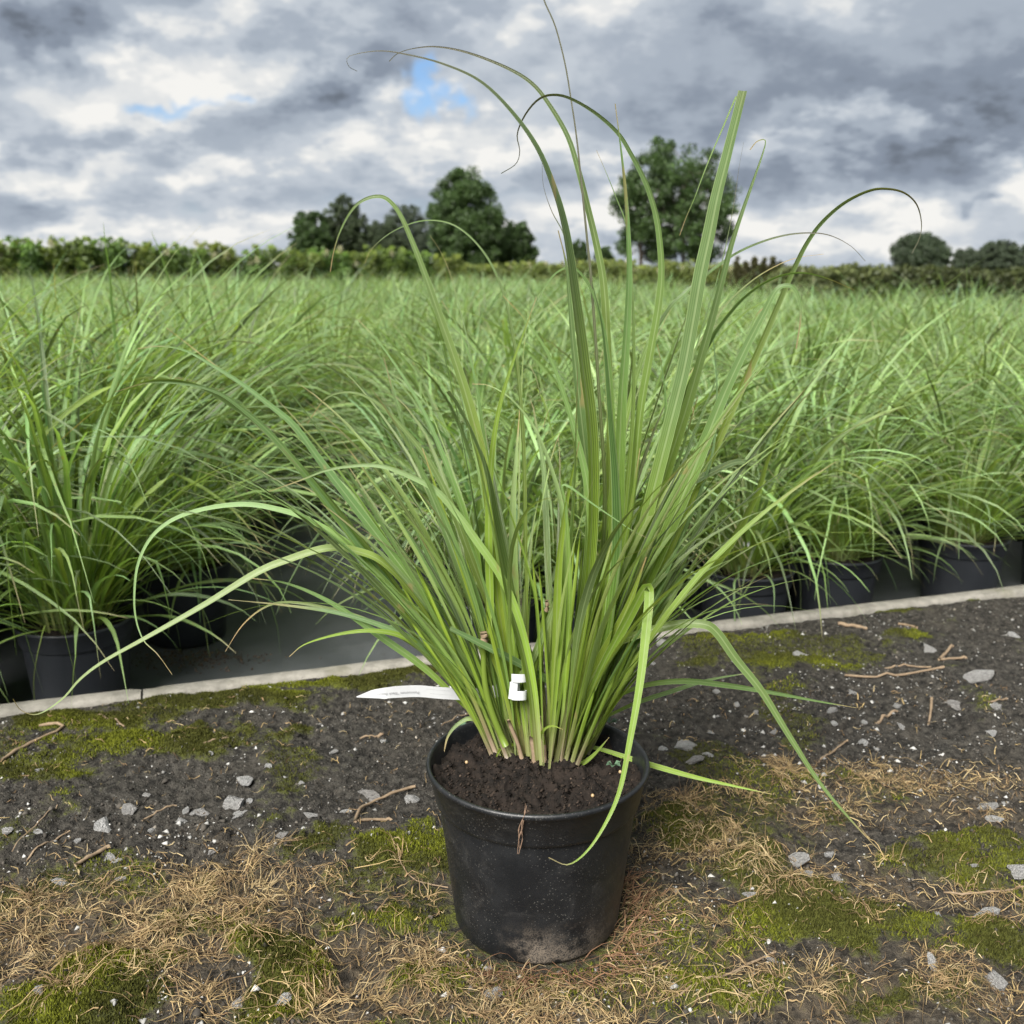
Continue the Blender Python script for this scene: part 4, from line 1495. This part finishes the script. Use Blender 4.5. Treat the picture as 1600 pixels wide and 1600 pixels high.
def tree(x, ytop, xl, xr, ybase, dist, label, group, seed, stems_=1, density=1.0, cols=((.020, .040, .012), (.055, .096, .026)), crown_low=.12, clump=.16, name='tree', shape='round'):
    r = np.random.default_rng(seed)
    top = on_y(x, ytop, dist)
    L_, R_ = on_y(xl, ybase, dist), on_y(xr, ybase, dist)
    wid = (R_[0] - L_[0]) / 2
    cx = (R_[0] + L_[0]) / 2
    gz = BED_Z - .03
    h = top[2] - gz
    e = empty(name, (cx, dist, gz))
    tag(e, label, 'tree', group)
    zc0 = h * crown_low
    ch = h - zc0
    n = int(330 * density)
    cen, rad = [], []
    while len(cen) < n:
        q = r.uniform(-1, 1, 3)
        zz = (q[2] + 1) / 2
        if shape == 'round':
            lim = math.sqrt(max(0, 1 - (abs(zz - .42) / .60) ** 2.2))
        elif shape == 'oval':
            lim = math.sqrt(max(0, 1 - (abs(zz - .38) / .64) ** 2)) * (1 if zz < .6 else .96)
        else:
            lim = 1.0 * (1 - zz) ** .8 + .04
        lim *= .78 + .34 * float(fbm(np.array([math.atan2(q[1], q[0]) * 1.3 + 10]), np.array([zz * 5.0]), 1.0, 2, seed)[0])
        rr = math.hypot(q[0], q[1])
        if rr > lim or (rr < lim * .35 and r.random() < .7):
            continue
        cen.append((q[0] * wid * .95, q[1] * wid * .95, zc0 + zz * ch * .98))
        rad.append(r.uniform(.6, 1.2) * clump * wid)
    cen, rad = np.array(cen), np.array(rad)
    # trunk and limbs
    tr = max(.10, h * .022)
    V, F = [], []
    off = 0
    for s in range(stems_):
        dx = (s - (stems_ - 1) / 2) * wid * .30
        q = np.linspace(0, 1, 10)
        P = np.stack([dx * (1 + .4 * q) + .02 * h * np.sin(q * 3 + s), .03 * h * np.sin(q * 2 + s), q * h * .72], -1)
        v, fs = tube(P, tr * (1 - .8 * q) * (1 if stems_ == 1 else .75), 8, False)
        V.append(v)
        F.append(fs[0] + off)
        off += len(v)
        for k in range(14):
            z0 = r.uniform(max(zc0 * .8, .06 * h), h * .65)
            o0 = np.array([np.interp(z0, P[:, 2], P[:, 0]), np.interp(z0, P[:, 2], P[:, 1]), z0])
            tgt = cen[r.integers(len(cen))]
            mid = (o0 + tgt) / 2 + np.array([0, 0, .04 * h])
            C = cr_spline(np.array([o0, mid, tgt]), 7)
            v, fs = tube(C, tr * .32 * (1 - .8 * np.linspace(0, 1, 7)), 5, False)
            V.append(v)
            F.append(fs[0] + off)
            off += len(v)
        obj('trunk', mesh_np('trunk', np.vstack(V), np.vstack(F), M_BARK), e)
        V, F, off = [], [], 0
    V, F, t = leaf_cloud(cen, rad, 120, .014 * wid + .07, r, (np.array(cols[0]), np.array(cols[1])))
    obj('crown', mesh_np('crown', V, F, M_LEAF, tint=t, smooth=False), e)


G = 'trees beyond the beds'
tree(725, 262, 662, 795, 405, 95, 'large dense round tree, tallest of the dark clump behind the hedge', G, 1, 1, 1.9, crown_low=.03, shape='oval')
tree(1045, 214, 946, 1152, 410, 92, 'tall spreading tree with several bare stems and sky showing through', G, 2, 4, 1.1, crown_low=.12, clump=.135, shape='round')
tree(530, 303, 498, 578, 400, 105, 'rounded tree standing taller beside a lower bushy one, away from the big tree', G, 3, 1, 1.2, crown_low=.02, cols=((.022, .036, .016), (.055, .075, .035)))
tree(480, 326, 450, 525, 400, 100, 'lower bushy dark tree at the outer end of the tree clump', G, 4, 1, 1.2, crown_low=.0)
tree(640, 320, 590, 678, 402, 150, 'pale distant tree half hidden behind the large round tree', G, 5, 1, 1.2, crown_low=.0, cols=((.035, .05, .032), (.065, .085, .055)))
tree(600, 345, 560, 640, 402, 130, 'low dark tree filling the dip in the tree clump', G, 6, 1, 1.2, crown_low=.0, cols=((.026, .04, .022), (.055, .075, .035)))
tree(810, 343, 772, 842, 405, 98, 'small dark tree leaning against the large round tree', G, 7, 1, 1.2, crown_low=.0)
tree(905, 374, 886, 922, 408, 120, 'smallest round tree alone between the dense tree and the bare-stemmed tree', G, 8, 1, .8, crown_low=.05)
tree(940, 384, 925, 962, 408, 120, 'little low tree touching the bare-stemmed tree', G, 9, 1, .8, crown_low=.05)
tree(1440, 365, 1388, 1482, 418, 110, 'broad dome-shaped tree standing alone over the dark low hedge', G, 10, 1, 1.2, crown_low=.04, cols=((.026, .040, .024), (.055, .078, .040)))
tree(1510, 388, 1484, 1536, 418, 125, 'small round tree next to the dome-shaped tree', G, 11, 1, 1.0, crown_low=.06, cols=((.030, .044, .028), (.06, .08, .045)))
tree(1558, 375, 1528, 1592, 418, 120, 'twin-topped tree past the small round one over the dark hedge', G, 12, 2, 1.1, crown_low=.06, cols=((.030, .044, .028), (.06, .08, .045)))
tree(1605, 380, 1580, 1650, 418, 122, 'tree at the end of the row over the dark hedge', G, 13, 1, 1.1, crown_low=.06, cols=((.030, .044, .028), (.06, .08, .045)))
for i, x in enumerate([1150, 1164, 1178, 1192, 1206, 1219]):
    tree(x, 397 + (i * 7) % 9, x - 9, x + 9, 432, 34, 'small dark pointed conifer in a short row by the bare-stemmed tree', 'row of young conifers', 40 + i, 1, .45,
         cols=((.030, .032, .012), (.065, .062, .022)), crown_low=.02, name='conifer', shape='cone', clump=.35)


def shrub(x, ytop, xl, xr, dist, label, group, seed, cols, flowers=0, ground=BED_Z - .03, hmin=0, name='hydrangea_shrub', cat='shrub'):
    r = np.random.default_rng(seed)
    top = on_y(x, ytop, dist)
    L_, R_ = on_y(xl, ytop, dist), on_y(xr, ytop, dist)
    wid = (R_[0] - L_[0]) / 2
    h = top[2] - ground
    e = empty(name, ((L_[0] + R_[0]) / 2, dist, ground))
    tag(e, label, cat, group)
    n = 95
    q = r.uniform(-1, 1, (n, 3))
    cen = np.stack([q[:, 0] * wid, q[:, 1] * min(wid, .6), h * (.12 + .75 * r.random(n))], -1)
    V, F, t = leaf_cloud(cen, np.full(n, .20), 46, .055, r, (np.array(cols[0]), np.array(cols[1])))
    # leafy shoots standing out of the top
    k = int(16 * wid) + 5
    sh = np.stack([r.uniform(-1, 1, k) * wid, r.uniform(-.5, .5, k), h * r.uniform(.86, 1.02, k)], -1)
    V2, F2, t2 = leaf_cloud(sh, np.full(k, .085), 26, .05, r, (np.array(cols[1]), np.array(cols[1]) * 1.5))
    obj('leaves', mesh_np('leaves', np.vstack([V, V2]), np.vstack([F, F2 + len(V)]), M_LEAF, tint=np.vstack([t, t2]), smooth=False), e)
    Vt, Ft, off = [], [], 0
    for s in range(7):
        a = r.random() * 6.28
        P = np.array([[0.1 * math.cos(a), .1 * math.sin(a), 0], [.3 * wid * math.cos(a), .2 * math.sin(a), h * .4], [.6 * wid * math.cos(a), .3 * math.sin(a), h * .8]])
        v, fs = tube(cr_spline(P, 6), .012, 5, False)
        Vt.append(v)
        Ft.append(fs[0] + off)
        off += len(v)
    obj('stem', mesh_np('stem', np.vstack(Vt), np.vstack(Ft), M_BARK), e)
    for s in range(flowers):
        c = np.array([[r.uniform(-.9, .9) * wid, -.45, h * r.uniform(.62, .98)]])
        c3 = c + np.array([[0, 0, 0], [0, 0, .05], [0, 0, .10]])
        V, F, t = leaf_cloud(c3, np.array([.11, .09, .05]), 60, .022, r, (np.array([.26, .26, .14]), np.array([.42, .40, .28])))
        obj('flower', mesh_np('flower', V, F, M_LEAF, tint=t, smooth=False), e)


HYD = ((.030, .056, .012), (.105, .155, .026))
xs_h = np.arange(-60, 730, 44)
for i, x in enumerate(xs_h):
    yt = np.interp(x, [0, 200, 350, 500, 620, 720], [373, 378, 385, 388, 396, 403]) + r_bg.normal(0, 4.5)
    D = np.interp(x, [0, 700], [24, 34])
    fl = [0, 1, 0, 1, 0, 0][i % 6] + (3 if 330 < x < 420 else 0) + (2 if 480 < x < 560 else 0)
    shrub(x, yt, x - 30, x + 30, D, 'leafy green hydrangea shrub in the flowering hedge line beyond the grasses' if fl else 'leafy green shrub without blooms in the hedge line beyond the grasses',
          'shrubs of the hedge line' if fl else 'bloomless shrubs of the hedge line', 500 + i, tuple(tuple(c * k for c, k in zip(col_, (q_, 1, 1))) for col_ in HYD for q_ in [1 + .18 * math.sin(i * 2.3)]), fl)
for i, x in enumerate(np.arange(735, 1150, 46)):
    yt = 412 + r_bg.normal(0, 2.5)
    shrub(x, yt, x - 32, x + 32, 38, 'low yellow-green shrub with cream blooms in the bed below the trees', 'low shrubs below the trees', 560 + i, ((.06, .085, .018), (.13, .16, .035)), 2)
for i, x in enumerate(np.arange(1240, 1690, 36)):
    yt = np.interp(x, [1240, 1350, 1420, 1600], [420, 418, 422, 424]) + r_bg.normal(0, 2)
    dk = x > 1350
    shrub(x, yt, x - 28, x + 28, 17.5, 'dark low bush in the clipped line under the dome-shaped tree' if dk else 'dull green low bush between the conifers and the dark hedge',
          'dark low bushes' if dk else 'dull green low bushes', 600 + i, ((.020, .028, .010), (.045, .055, .018)) if dk else ((.05, .065, .022), (.085, .10, .035)), 0, name='bush', cat='bush')


# ------------------------------------------------------------------ stones, twigs, straw, moss on the path
def ground_z(x, y):
    return float(height_of(np.array([x]), np.array([y]))[0])


def stone_mesh(seed):
    import bmesh
    r = np.random.default_rng(seed)
    bm = bmesh.new()
    bmesh.ops.create_icosphere(bm, subdivisions=2, radius=1.0)
    me = bpy.data.meshes.new('stone')
    planes = [(r.normal(0, 1, 3) * np.array([1, 1, .6])) for _ in range(11)]
    planes = [(p / np.linalg.norm(p), r.uniform(.35, .8)) for p in planes]
    for vv in bm.verts:
        c = np.array(vv.co)
        for nrm, d in planes:
            k = c @ nrm - d
            if k > 0:
                c = c - nrm * k
        c *= 1 + .16 * (r.random() - .5)
        vv.co = c
    bm.to_mesh(me)
    bm.free()
    me.materials.append(M_STONE)
    return me


STONES = [stone_mesh(k) for k in range(10)]
ST = [(384, 1230, 30, 22), (362, 1262, 44, 30), (313, 1272, 30, 18), (290, 1272, 14, 12), (375, 1280, 26, 14), (200, 1272, 26, 20), (162, 1293, 30, 18), (236, 1300, 12, 10), (283, 1290, 18, 16), (575, 1240, 52, 22),
      (490, 1279, 44, 12), (645, 1243, 36, 22), (540, 1279, 16, 8), (440, 1309, 24, 14), (100, 1388, 36, 14), (188, 1386, 20, 9), (375, 1568, 26, 26), (440, 1570, 26, 30), (60, 1566, 20, 18), (390, 1262, 14, 10), (172, 1345, 20, 14), (184, 1350, 22, 14),
      (65, 1212, 16, 8), (1245, 1028, 30, 16), (1035, 1007, 22, 12), (1523, 1058, 54, 14), (1450, 1015, 22, 10), (1297, 1117, 24, 10), (1300, 1140, 16, 8), (1350, 1157, 14, 14), (1490, 1100, 32, 16), (1555, 1106, 20, 12), (1350, 1128, 10, 8), (1540, 1060, 16, 8),
      (1070, 1177, 32, 22), (1036, 1177, 26, 14), (1108, 1187, 36, 9), (1080, 1203, 34, 14), (1150, 1100, 14, 8), (1245, 1345, 46, 26), (1260, 1365, 30, 12), (1308, 1372, 22, 22), (1175, 1405, 28, 14), (1295, 1335, 22, 10), (1540, 1268, 40, 16), (1550, 1288, 30, 12), (1590, 1372, 50, 22), (1535, 1432, 42, 20), (1465, 1435, 14, 24),
      (1460, 1524, 50, 20), (1205, 1505, 36, 10), (1550, 1540, 34, 36), (770, 1560, 34, 30), (1522, 1362, 20, 10), (1590, 1412, 18, 10), (880, 1560, 18, 10), (1060, 1075, 12, 10), (1020, 1035, 14, 8), (1210, 1148, 18, 8), (1410, 1132, 24, 8), (1545, 1150, 30, 8), (1400, 1100, 14, 10), (620, 1225, 18, 9), (600, 1160, 20, 10), (690, 1240, 20, 12), (1110, 1150, 16, 8),
      (330, 1335, 16, 9), (520, 1180, 14, 8), (470, 1228, 12, 8), (420, 1205, 12, 8), (60, 1310, 20, 10), (15, 1310, 24, 12), (120, 1320, 14, 8), (228, 1245, 14, 8), (1120, 1080, 14, 8), (1580, 1000, 20, 8), (1330, 1080, 14, 8), (1180, 1120, 16, 7), (1250, 1180, 14, 7), (330, 1190, 10, 6), (700, 1300, 16, 8)]
for i, (x, y, w, h) in enumerate(ST):
    p = on_z(x, y, 0)
    t = np.linalg.norm(p - np.array([0, 0, H_CAM]))
    sx = w / 1600 * t * .60
    foreshort = max(.25, -ray(x, y)[2] / np.linalg.norm(ray(x, y)))
    sy = h / 1600 * t * .5 / foreshort * .8
    r = np.random.default_rng(900 + i)
    sz = min(sx, sy) * r.uniform(.35, .65)
    if math.hypot(p[0] - POT[0], p[1] - POT[1]) < .095 + sx:
        continue
    o = obj('stone', STONES[i % 10], None, loc=(p[0], p[1], ground_z(p[0], p[1]) + sz * .05), rot=(r.normal(0, .22), r.normal(0, .22), r.normal(0, .5)), scale=(sx, sy, sz))
    big = w >= 30
    tag(o, 'larger pale grey stone bedded flat in the dark path soil' if big else 'small pale chip of stone lying in the dark path soil', 'stone', 'larger stones in the path' if big else 'small stone chips in the path')

TW = [([(0, 1192), (45, 1165), (92, 1142), (98, 1136), (62, 1134)], 5, 'bent tan dry stalk lying on the moss near the kerb joint'),
      ([(555, 1290), (565, 1262), (590, 1245), (648, 1222)], 5, 'forked pale root on the dark soil beside the pot, long arm'),
      ([(560, 1288), (585, 1280), (612, 1275)], 5, 'short arm of pale root beside the long one near the pot'),
      ([(40, 1335), (70, 1315), (108, 1290)], 3, 'thin straight pale straw across bare soil among chips'),
      ([(222, 1281), (250, 1265), (275, 1254)], 3, 'short pale straw pointing at the stones by the pot'),
      ([(118, 1354), (140, 1340), (170, 1322)], 6, 'thick pinkish dry stalk piece above the straw mat'),
      ([(18, 1325), (50, 1300), (85, 1270), (90, 1262)], 2, 'thin hooked dry stem by the small chips'),
      ([(1320, 1052), (1370, 1055), (1420, 1050), (1475, 1040)], 4, 'long dry twig lying parallel to the kerb'),
      ([(1468, 1028), (1490, 1025), (1510, 1023)], 4, 'lower prong of a split dry twig beyond the long twig'),
      ([(1468, 1028), (1478, 1018), (1488, 1008)], 5, 'upper prong of a split dry twig beyond the long twig'),
      ([(1380, 1040), (1400, 1038), (1455, 1037)], 3, 'thin dry stick close to the long twig'),
      ([(1310, 975), (1330, 978), (1355, 980)], 6, 'stubby twig against the mossy kerb strip'),
      ([(1405, 970), (1420, 976), (1432, 983)], 4, 'short tan stick near the bright moss at the kerb'),
      ([(1368, 1125), (1385, 1112), (1402, 1102)], 5, 'splintered pale stick beside the two-pronged straw'),
      ([(1452, 1120), (1455, 1105), (1456, 1088)], 4, 'two-pronged pale straw standing on bare soil'),
      ([(1545, 1098), (1560, 1094), (1574, 1088)], 3, 'small pale splinter near the flat white stone'),
      ([(1475, 1386), (1520, 1389), (1570, 1388), (1620, 1382)], 3, 'long pale grass stalk running out past the straw'),
      ([(1045, 1570), (1090, 1545), (1140, 1520), (1190, 1492), (1212, 1480)], 4, 'long straight straw stalk among the straw in front of the pot'),
      ([(590, 1145), (600, 1143), (562, 1147)], 3, 'tiny dry sliver on soil behind the pot'),
      ([(740, 1108), (712, 1118), (690, 1128)], 2, 'thin root thread at the pot rim'),
      ([(150, 1122), (195, 1138)], 3, 'little dry sliver on the moss'),
      ([(318, 1165), (340, 1160), (358, 1155)], 3, 'reddish sliver on the soil near the moss'),
      ([(622, 1330), (628, 1352), (650, 1372), (700, 1378)], 2, 'pale curved grass stalk touching the pot wall'),
      ([(1280, 1180), (1310, 1160), (1325, 1150)], 3, 'tan leaf scrap on the soil past the pot')]
for i, (pts, w, lab) in enumerate(TW):
    r = np.random.default_rng(700 + i)
    P = []
    for (x, y) in pts:
        p = on_z(x, y, .006)
        P.append((p[0], p[1], ground_z(p[0], p[1])))
    P = np.array(P)
    t = np.linalg.norm(P[0] - np.array([0, 0, H_CAM]))
    rad = w / 1600 * t * .5
    C = cr_spline(P, 12)
    gz = height_of(C[:, 0], C[:, 1])
    C[:, 2] = np.maximum(gz, np.interp(np.linspace(0, 1, 12), [0, 1], [gz[0], gz[-1]])) + rad * .8
    C[:, 2] = np.minimum(C[:, 2], gz + rad + .004)
    v, fs = tube(C, rad * r.uniform(.75, 1.1, 12), 6)
    org = C[0]
    o = obj('twig', mesh_np('twig', v - org, fs, M_TWIG), None, loc=org)
    tag(o, lab, 'twig')


def strands(P0, az, ln, lift, curve, wid, tint, r, n=5):
    """flat curved strands lying on / arching over the ground"""
    B_ = len(P0)
    s = np.linspace(0, 1, n)
    a = az[:, None] + curve[:, None] * (s[None] - .3) + np.cumsum(r.normal(0, 1, (B_, n)) * (.05 + .22 * (r.random((B_, 1)) < .3)), 1)
    ds = ln[:, None] / (n - 1)
    dx = np.cumsum(np.cos(a) * ds, 1)
    dy = np.cumsum(np.sin(a) * ds, 1)
    X, Y = P0[:, 0:1] + dx, P0[:, 1:2] + dy
    Z = height_of(X, Y) + .0012 + lift[:, None] * np.sin(np.clip(s, 0, 1) * PI * .8)[None] ** .8 + np.abs(r.normal(0, .0015, (B_, n)))
    C = np.stack([X, Y, Z], -1)
    T = np.gradient(C, axis=1)
    ref = r.normal(0, 1, (B_, 1, 3)) * np.array([.5, .5, 1.0])
    S = np.cross(T, ref)
    S /= np.linalg.norm(S, axis=2, keepdims=True) + 1e-9
    w = wid[:, None, None] * np.clip(1.25 - s, .3, 1)[None, :, None]
    V = np.stack([C - S * w * .5, C + S * w * .5], 2)
    idx = np.arange(B_ * n * 2).reshape(B_, n, 2)
    F = np.stack([idx[:, :-1, 0], idx[:, :-1, 1], idx[:, 1:, 1], idx[:, 1:, 0]], -1).reshape(-1, 4)
    Tn = np.repeat(tint, n * 2, 0)
    return V.reshape(-1, 3), F, Tn


def sample_mask(fn, count, r, pow_=1.0, lo=(-.95, .42), hi=(1.15, 2.2), thr=.12):
    out = []
    tot = 0
    while tot < count:
        X = r.uniform(lo[0], hi[0], 60000)
        Y = r.uniform(lo[1], hi[1], 60000)
        a, b_ = to_ab(np.stack([X, Y, 0 * X], -1))
        ok = (b_ < -.004) & (np.abs(X) < Y * .62 + .1) & (np.hypot(X - POT[0], Y - POT[1]) > .095)
        X, Y = X[ok], Y[ok]
        f = fn(X, Y)
        k = (f > thr) & (r.random(len(f)) < np.clip(f, 0, 1) ** pow_)
        out.append(np.stack([X[k], Y[k]], -1))
        tot += k.sum()
    return np.vstack(out)[:count]


def straw():
    r = np.random.default_rng(61)
    STC = np.array([[.36, .265, .125], [.31, .22, .11], [.24, .16, .085], [.40, .315, .175], [.16, .105, .056]])
    # loose strands
    P = sample_mask(lambda X, Y: dry_of(X, Y) * (.25 + 1.1 * sstep(.42, .7, fbm(X, Y, 22, 3, 31))), 5600, r, 1.5)
    n = len(P)
    tn = STC[r.integers(0, 5, n)] * r.uniform(.35, 1.2, (n, 1))
    V1, F1, T1 = strands(P, r.random(n) * 6.28, r.uniform(.006, .030, n), np.abs(r.normal(0, .003, n)), r.normal(0, .45, n), r.uniform(.0004, .0010, n), tn, r)
    # tufts
    Pt = sample_mask(lambda X, Y: dry_of(X, Y) * (.1 + 1.3 * sstep(.44, .66, fbm(X, Y, 17, 3, 33))), 240, r, 1.3, thr=.2)
    pos, az, ln, lf, cv, wd, tt = [], [], [], [], [], [], []
    for p in Pt:
        k = r.integers(9, 30)
        a0 = r.random() * 6.28
        c = STC[r.integers(0, 5)]
        pos.append(p + r.normal(0, .004, (k, 2)))
        az.append(a0 + r.normal(0, 1.1, k))
        ln.append(r.uniform(.008, .036, k) * (1 + 1.0 * (r.random(k) < .10)))
        lf.append(np.abs(r.normal(.002, .0035, k)))
        cv.append(r.normal(0, .4, k))
        wd.append(r.uniform(.0004, .0010, k))
        tt.append((c * .5 + .5 * STC[r.integers(0, 5, k)]) * r.uniform(.5, 1.2, (k, 1)))
    V2, F2, T2 = strands(np.vstack(pos), np.concatenate(az), np.concatenate(ln), np.concatenate(lf), np.concatenate(cv), np.concatenate(wd), np.vstack(tt), r, 6)
    # broken bits all over
    P = sample_mask(lambda X, Y: .12 + .8 * dry_of(X, Y), 3800, r)
    n = len(P)
    V3, F3, T3 = strands(P, r.random(n) * 6.28, r.uniform(.004, .018, n), np.abs(r.normal(0, .002, n)), r.normal(0, .8, n), r.uniform(.0006, .0016, n), STC[r.integers(0, 5, n)] * r.uniform(.5, 1, (n, 1)), r)
    # roots and dry threads round the foot of the pot
    n = 420
    a = r.uniform(-2.2, .55, n)
    P = np.stack([POT[0] + .092 * np.cos(a), POT[1] + .092 * np.sin(a)], -1) + r.normal(0, .010, (n, 2))
    keep = np.hypot(P[:, 0] - POT[0], P[:, 1] - POT[1]) > .088
    P, a = P[keep], a[keep]
    n = len(P)
    V4, F4, T4 = strands(P, a + r.normal(0, .9, n), r.uniform(.015, .05, n), np.abs(r.normal(.004, .004, n)), r.normal(0, 1.2, n), r.uniform(.0006, .0012, n), np.array([[.19, .105, .06]]) * r.uniform(.5, 1.3, (n, 1)), r)
    V, F, T = V1, [F1], [T1]
    off = len(V1)
    vs = [V1]
    for v_, f_, t_ in ((V2, F2, T2), (V3, F3, T3), (V4, F4, T4)):
        vs.append(v_)
        F.append(f_ + off)
        T.append(t_)
        off += len(v_)
    o = obj('straw', mesh_np('straw', np.vstack(vs), np.vstack(F), M_STRAW, tint=np.vstack(T)))
    tag(o, 'dry tan straw and dead grass matted over the mossy path', 'straw', kind='stuff')


straw()


def moss():
    r = np.random.default_rng(71)
    P = sample_mask(lambda X, Y: sstep(.30, .8, moss_of(X, Y)), 130000, r, 1.0)
    n = len(P)
    z = height_of(P[:, 0], P[:, 1])
    c = np.stack([P[:, 0], P[:, 1], z - .0008], -1)
    a = r.random(n) * 6.28
    h = r.uniform(.002, .0055, n)
    w = r.uniform(.0007, .0014, n)
    s = np.stack([np.cos(a), np.sin(a), 0 * a], -1) * w[:, None]
    tip = c + np.stack([r.normal(0, .0014, n), r.normal(0, .0014, n), h], -1)
    V = np.stack([c - s, c + s, tip], 1).reshape(-1, 3)
    F = np.arange(n * 3).reshape(-1, 3)
    g = fbm(P[:, 0], P[:, 1], 9, 3, 90)[:, None]
    lime = np.array([.135, .150, .016])
    oliv = np.array([.066, .069, .016])
    k = sstep(.40, .62, g)
    t = (lime * k + oliv * (1 - k)) * r.uniform(.45, 1.2, (n, 1))
    o = obj('moss', mesh_np('moss', V, F, M_MOSS, tint=np.repeat(t, 3, 0), smooth=False))
    tag(o, 'green cushions of moss on the path and along the kerb', 'moss', kind='stuff')


moss()


def grit():
    r = np.random.default_rng(81)
    P = sample_mask(lambda X, Y: (1 - .7 * np.clip(moss_of(X, Y), 0, 1)) * (.15 + .85 * sstep(.45, .7, fbm(X, Y, 10, 3, 44))), 9000, r)
    n = len(P)
    z = height_of(P[:, 0], P[:, 1])
    sz = r.uniform(.0006, .0022, n) * (1 + 1.5 * (r.random(n) < .13))
    base = np.array([[1, 0, 0], [-.5, .87, 0], [-.5, -.87, 0], [.1, .1, .6], [0, 0, -.6]])
    F0 = np.array([[0, 1, 3], [1, 2, 3], [2, 0, 3], [1, 0, 4], [2, 1, 4], [0, 2, 4]])
    V = base[None] * sz[:, None, None] * r.uniform(.6, 1.4, (n, 5, 1))
    ca, sa = np.cos(r.random(n) * 6.28), np.sin(r.random(n) * 6.28)
    V = np.stack([V[..., 0] * ca[:, None] - V[..., 1] * sa[:, None], V[..., 0] * sa[:, None] + V[..., 1] * ca[:, None], V[..., 2]], -1)
    V = V + np.stack([P[:, 0], P[:, 1], z + .0004], -1)[:, None]
    F = (F0[None] + (np.arange(n) * 5)[:, None, None]).reshape(-1, 3)
    pale = r.random(n) < .52
    t = np.where(pale[:, None], np.array([[.34, .335, .32]]), np.array([[.045, .040, .034]])) * r.uniform(.4, 1.1, (n, 1))
    o = obj('grit', mesh_np('grit', V.reshape(-1, 3), F, M_GRIT, tint=np.repeat(t, 5, 0), smooth=False))
    tag(o, 'fine pale and dark grit strewn over the path soil', 'gravel', kind='stuff')
    # crumbs of the dark soil itself
    P = sample_mask(lambda X, Y: (1 - .85 * np.clip(moss_of(X, Y), 0, 1)) * (.25 + .75 * sstep(.35, .6, fbm(X, Y, 13, 3, 47))), 30000, r)
    n = len(P)
    sz = np.exp(r.normal(-6.55, .45, n))
    V = base[None] * sz[:, None, None] * r.uniform(.5, 1.5, (n, 5, 1))
    ang = r.random(n) * 6.28
    ca, sa = np.cos(ang), np.sin(ang)
    V = np.stack([V[..., 0] * ca[:, None] - V[..., 1] * sa[:, None], V[..., 0] * sa[:, None] + V[..., 1] * ca[:, None], V[..., 2] * 1.3], -1)
    V = V + np.stack([P[:, 0], P[:, 1], height_of(P[:, 0], P[:, 1])], -1)[:, None]
    F = (F0[None] + (np.arange(n) * 5)[:, None, None]).reshape(-1, 3)
    t = np.array([[.036, .032, .027]]) * np.exp(r.normal(0, .6, (n, 1)))
    o = obj('soil_crumbs', mesh_np('soil_crumbs', V.reshape(-1, 3), F, M_GRIT, tint=np.repeat(t, 5, 0), smooth=False))
    tag(o, 'dark crumbs of bare soil between the moss and the straw', 'soil', kind='stuff')
    # the same on the potting soil
    n = 2600
    ang, rr = r.random(n) * 6.28, .101 * np.sqrt(r.random(n))
    X, Y = rr * np.cos(ang), rr * np.sin(ang)
    q = rr / .1055
    Z = .004 * (1 - q ** 2) + .022 * (fbm(X + 5, Y, 36, 4, 5, .6) - .5) + .016 * (np.abs(fbm(X + 5, Y, 90, 3, 8, .6) - .5) * 2 - .4)
    sz = np.exp(r.normal(-6.5, .4, n))
    V = base[None] * sz[:, None, None] * r.uniform(.5, 1.5, (n, 5, 1)) + np.stack([X, Y, Z + SOIL_Z - .004], -1)[:, None]
    F = (F0[None] + (np.arange(n) * 5)[:, None, None]).reshape(-1, 3)
    t = np.array([[.014, .0098, .0072]]) * np.exp(r.normal(0, .6, (n, 1)))
    o = obj('soil_crumbs', mesh_np('soil_crumbs', V.reshape(-1, 3), F, M_GRIT, tint=np.repeat(t, 5, 0), smooth=False), plant)
    o['kind'] = 'stuff'
    # soil crumbs and scraps spilled on the fabric by the aisle
    c0 = on_z(300, 1030, BED_Z)
    n = 500
    P = np.stack([c0[0] + r.normal(0, .07, n), c0[1] + r.normal(0, .03, n)], -1)
    c1 = on_z(430, 850, BED_Z)
    P = np.vstack([P, np.stack([c1[0] + r.normal(0, .10, 80), c1[1] + r.normal(0, .14, 80)], -1)])
    aa, bb = to_ab(np.stack([P[:, 0], P[:, 1], 0 * P[:, 0]], -1))
    P = P[bb > KERB_W + .012]
    n = len(P)
    sz = r.uniform(.001, .0035, n)
    V = base[None] * sz[:, None, None] * r.uniform(.6, 1.4, (n, 5, 1)) + np.stack([P[:, 0], P[:, 1], np.full(n, BED_Z + .001)], -1)[:, None]
    F = (F0[None] + (np.arange(n) * 5)[:, None, None]).reshape(-1, 3)
    t = np.array([[.10, .065, .04]]) * r.uniform(.3, 1.6, (n, 1))
    o = obj('soil_crumbs', mesh_np('soil_crumbs', V.reshape(-1, 3), F, M_GRIT, tint=np.repeat(t, 5, 0), smooth=False))
    tag(o, 'brown soil crumbs spilled on the black fabric behind the kerb', 'soil', kind='stuff')


grit()
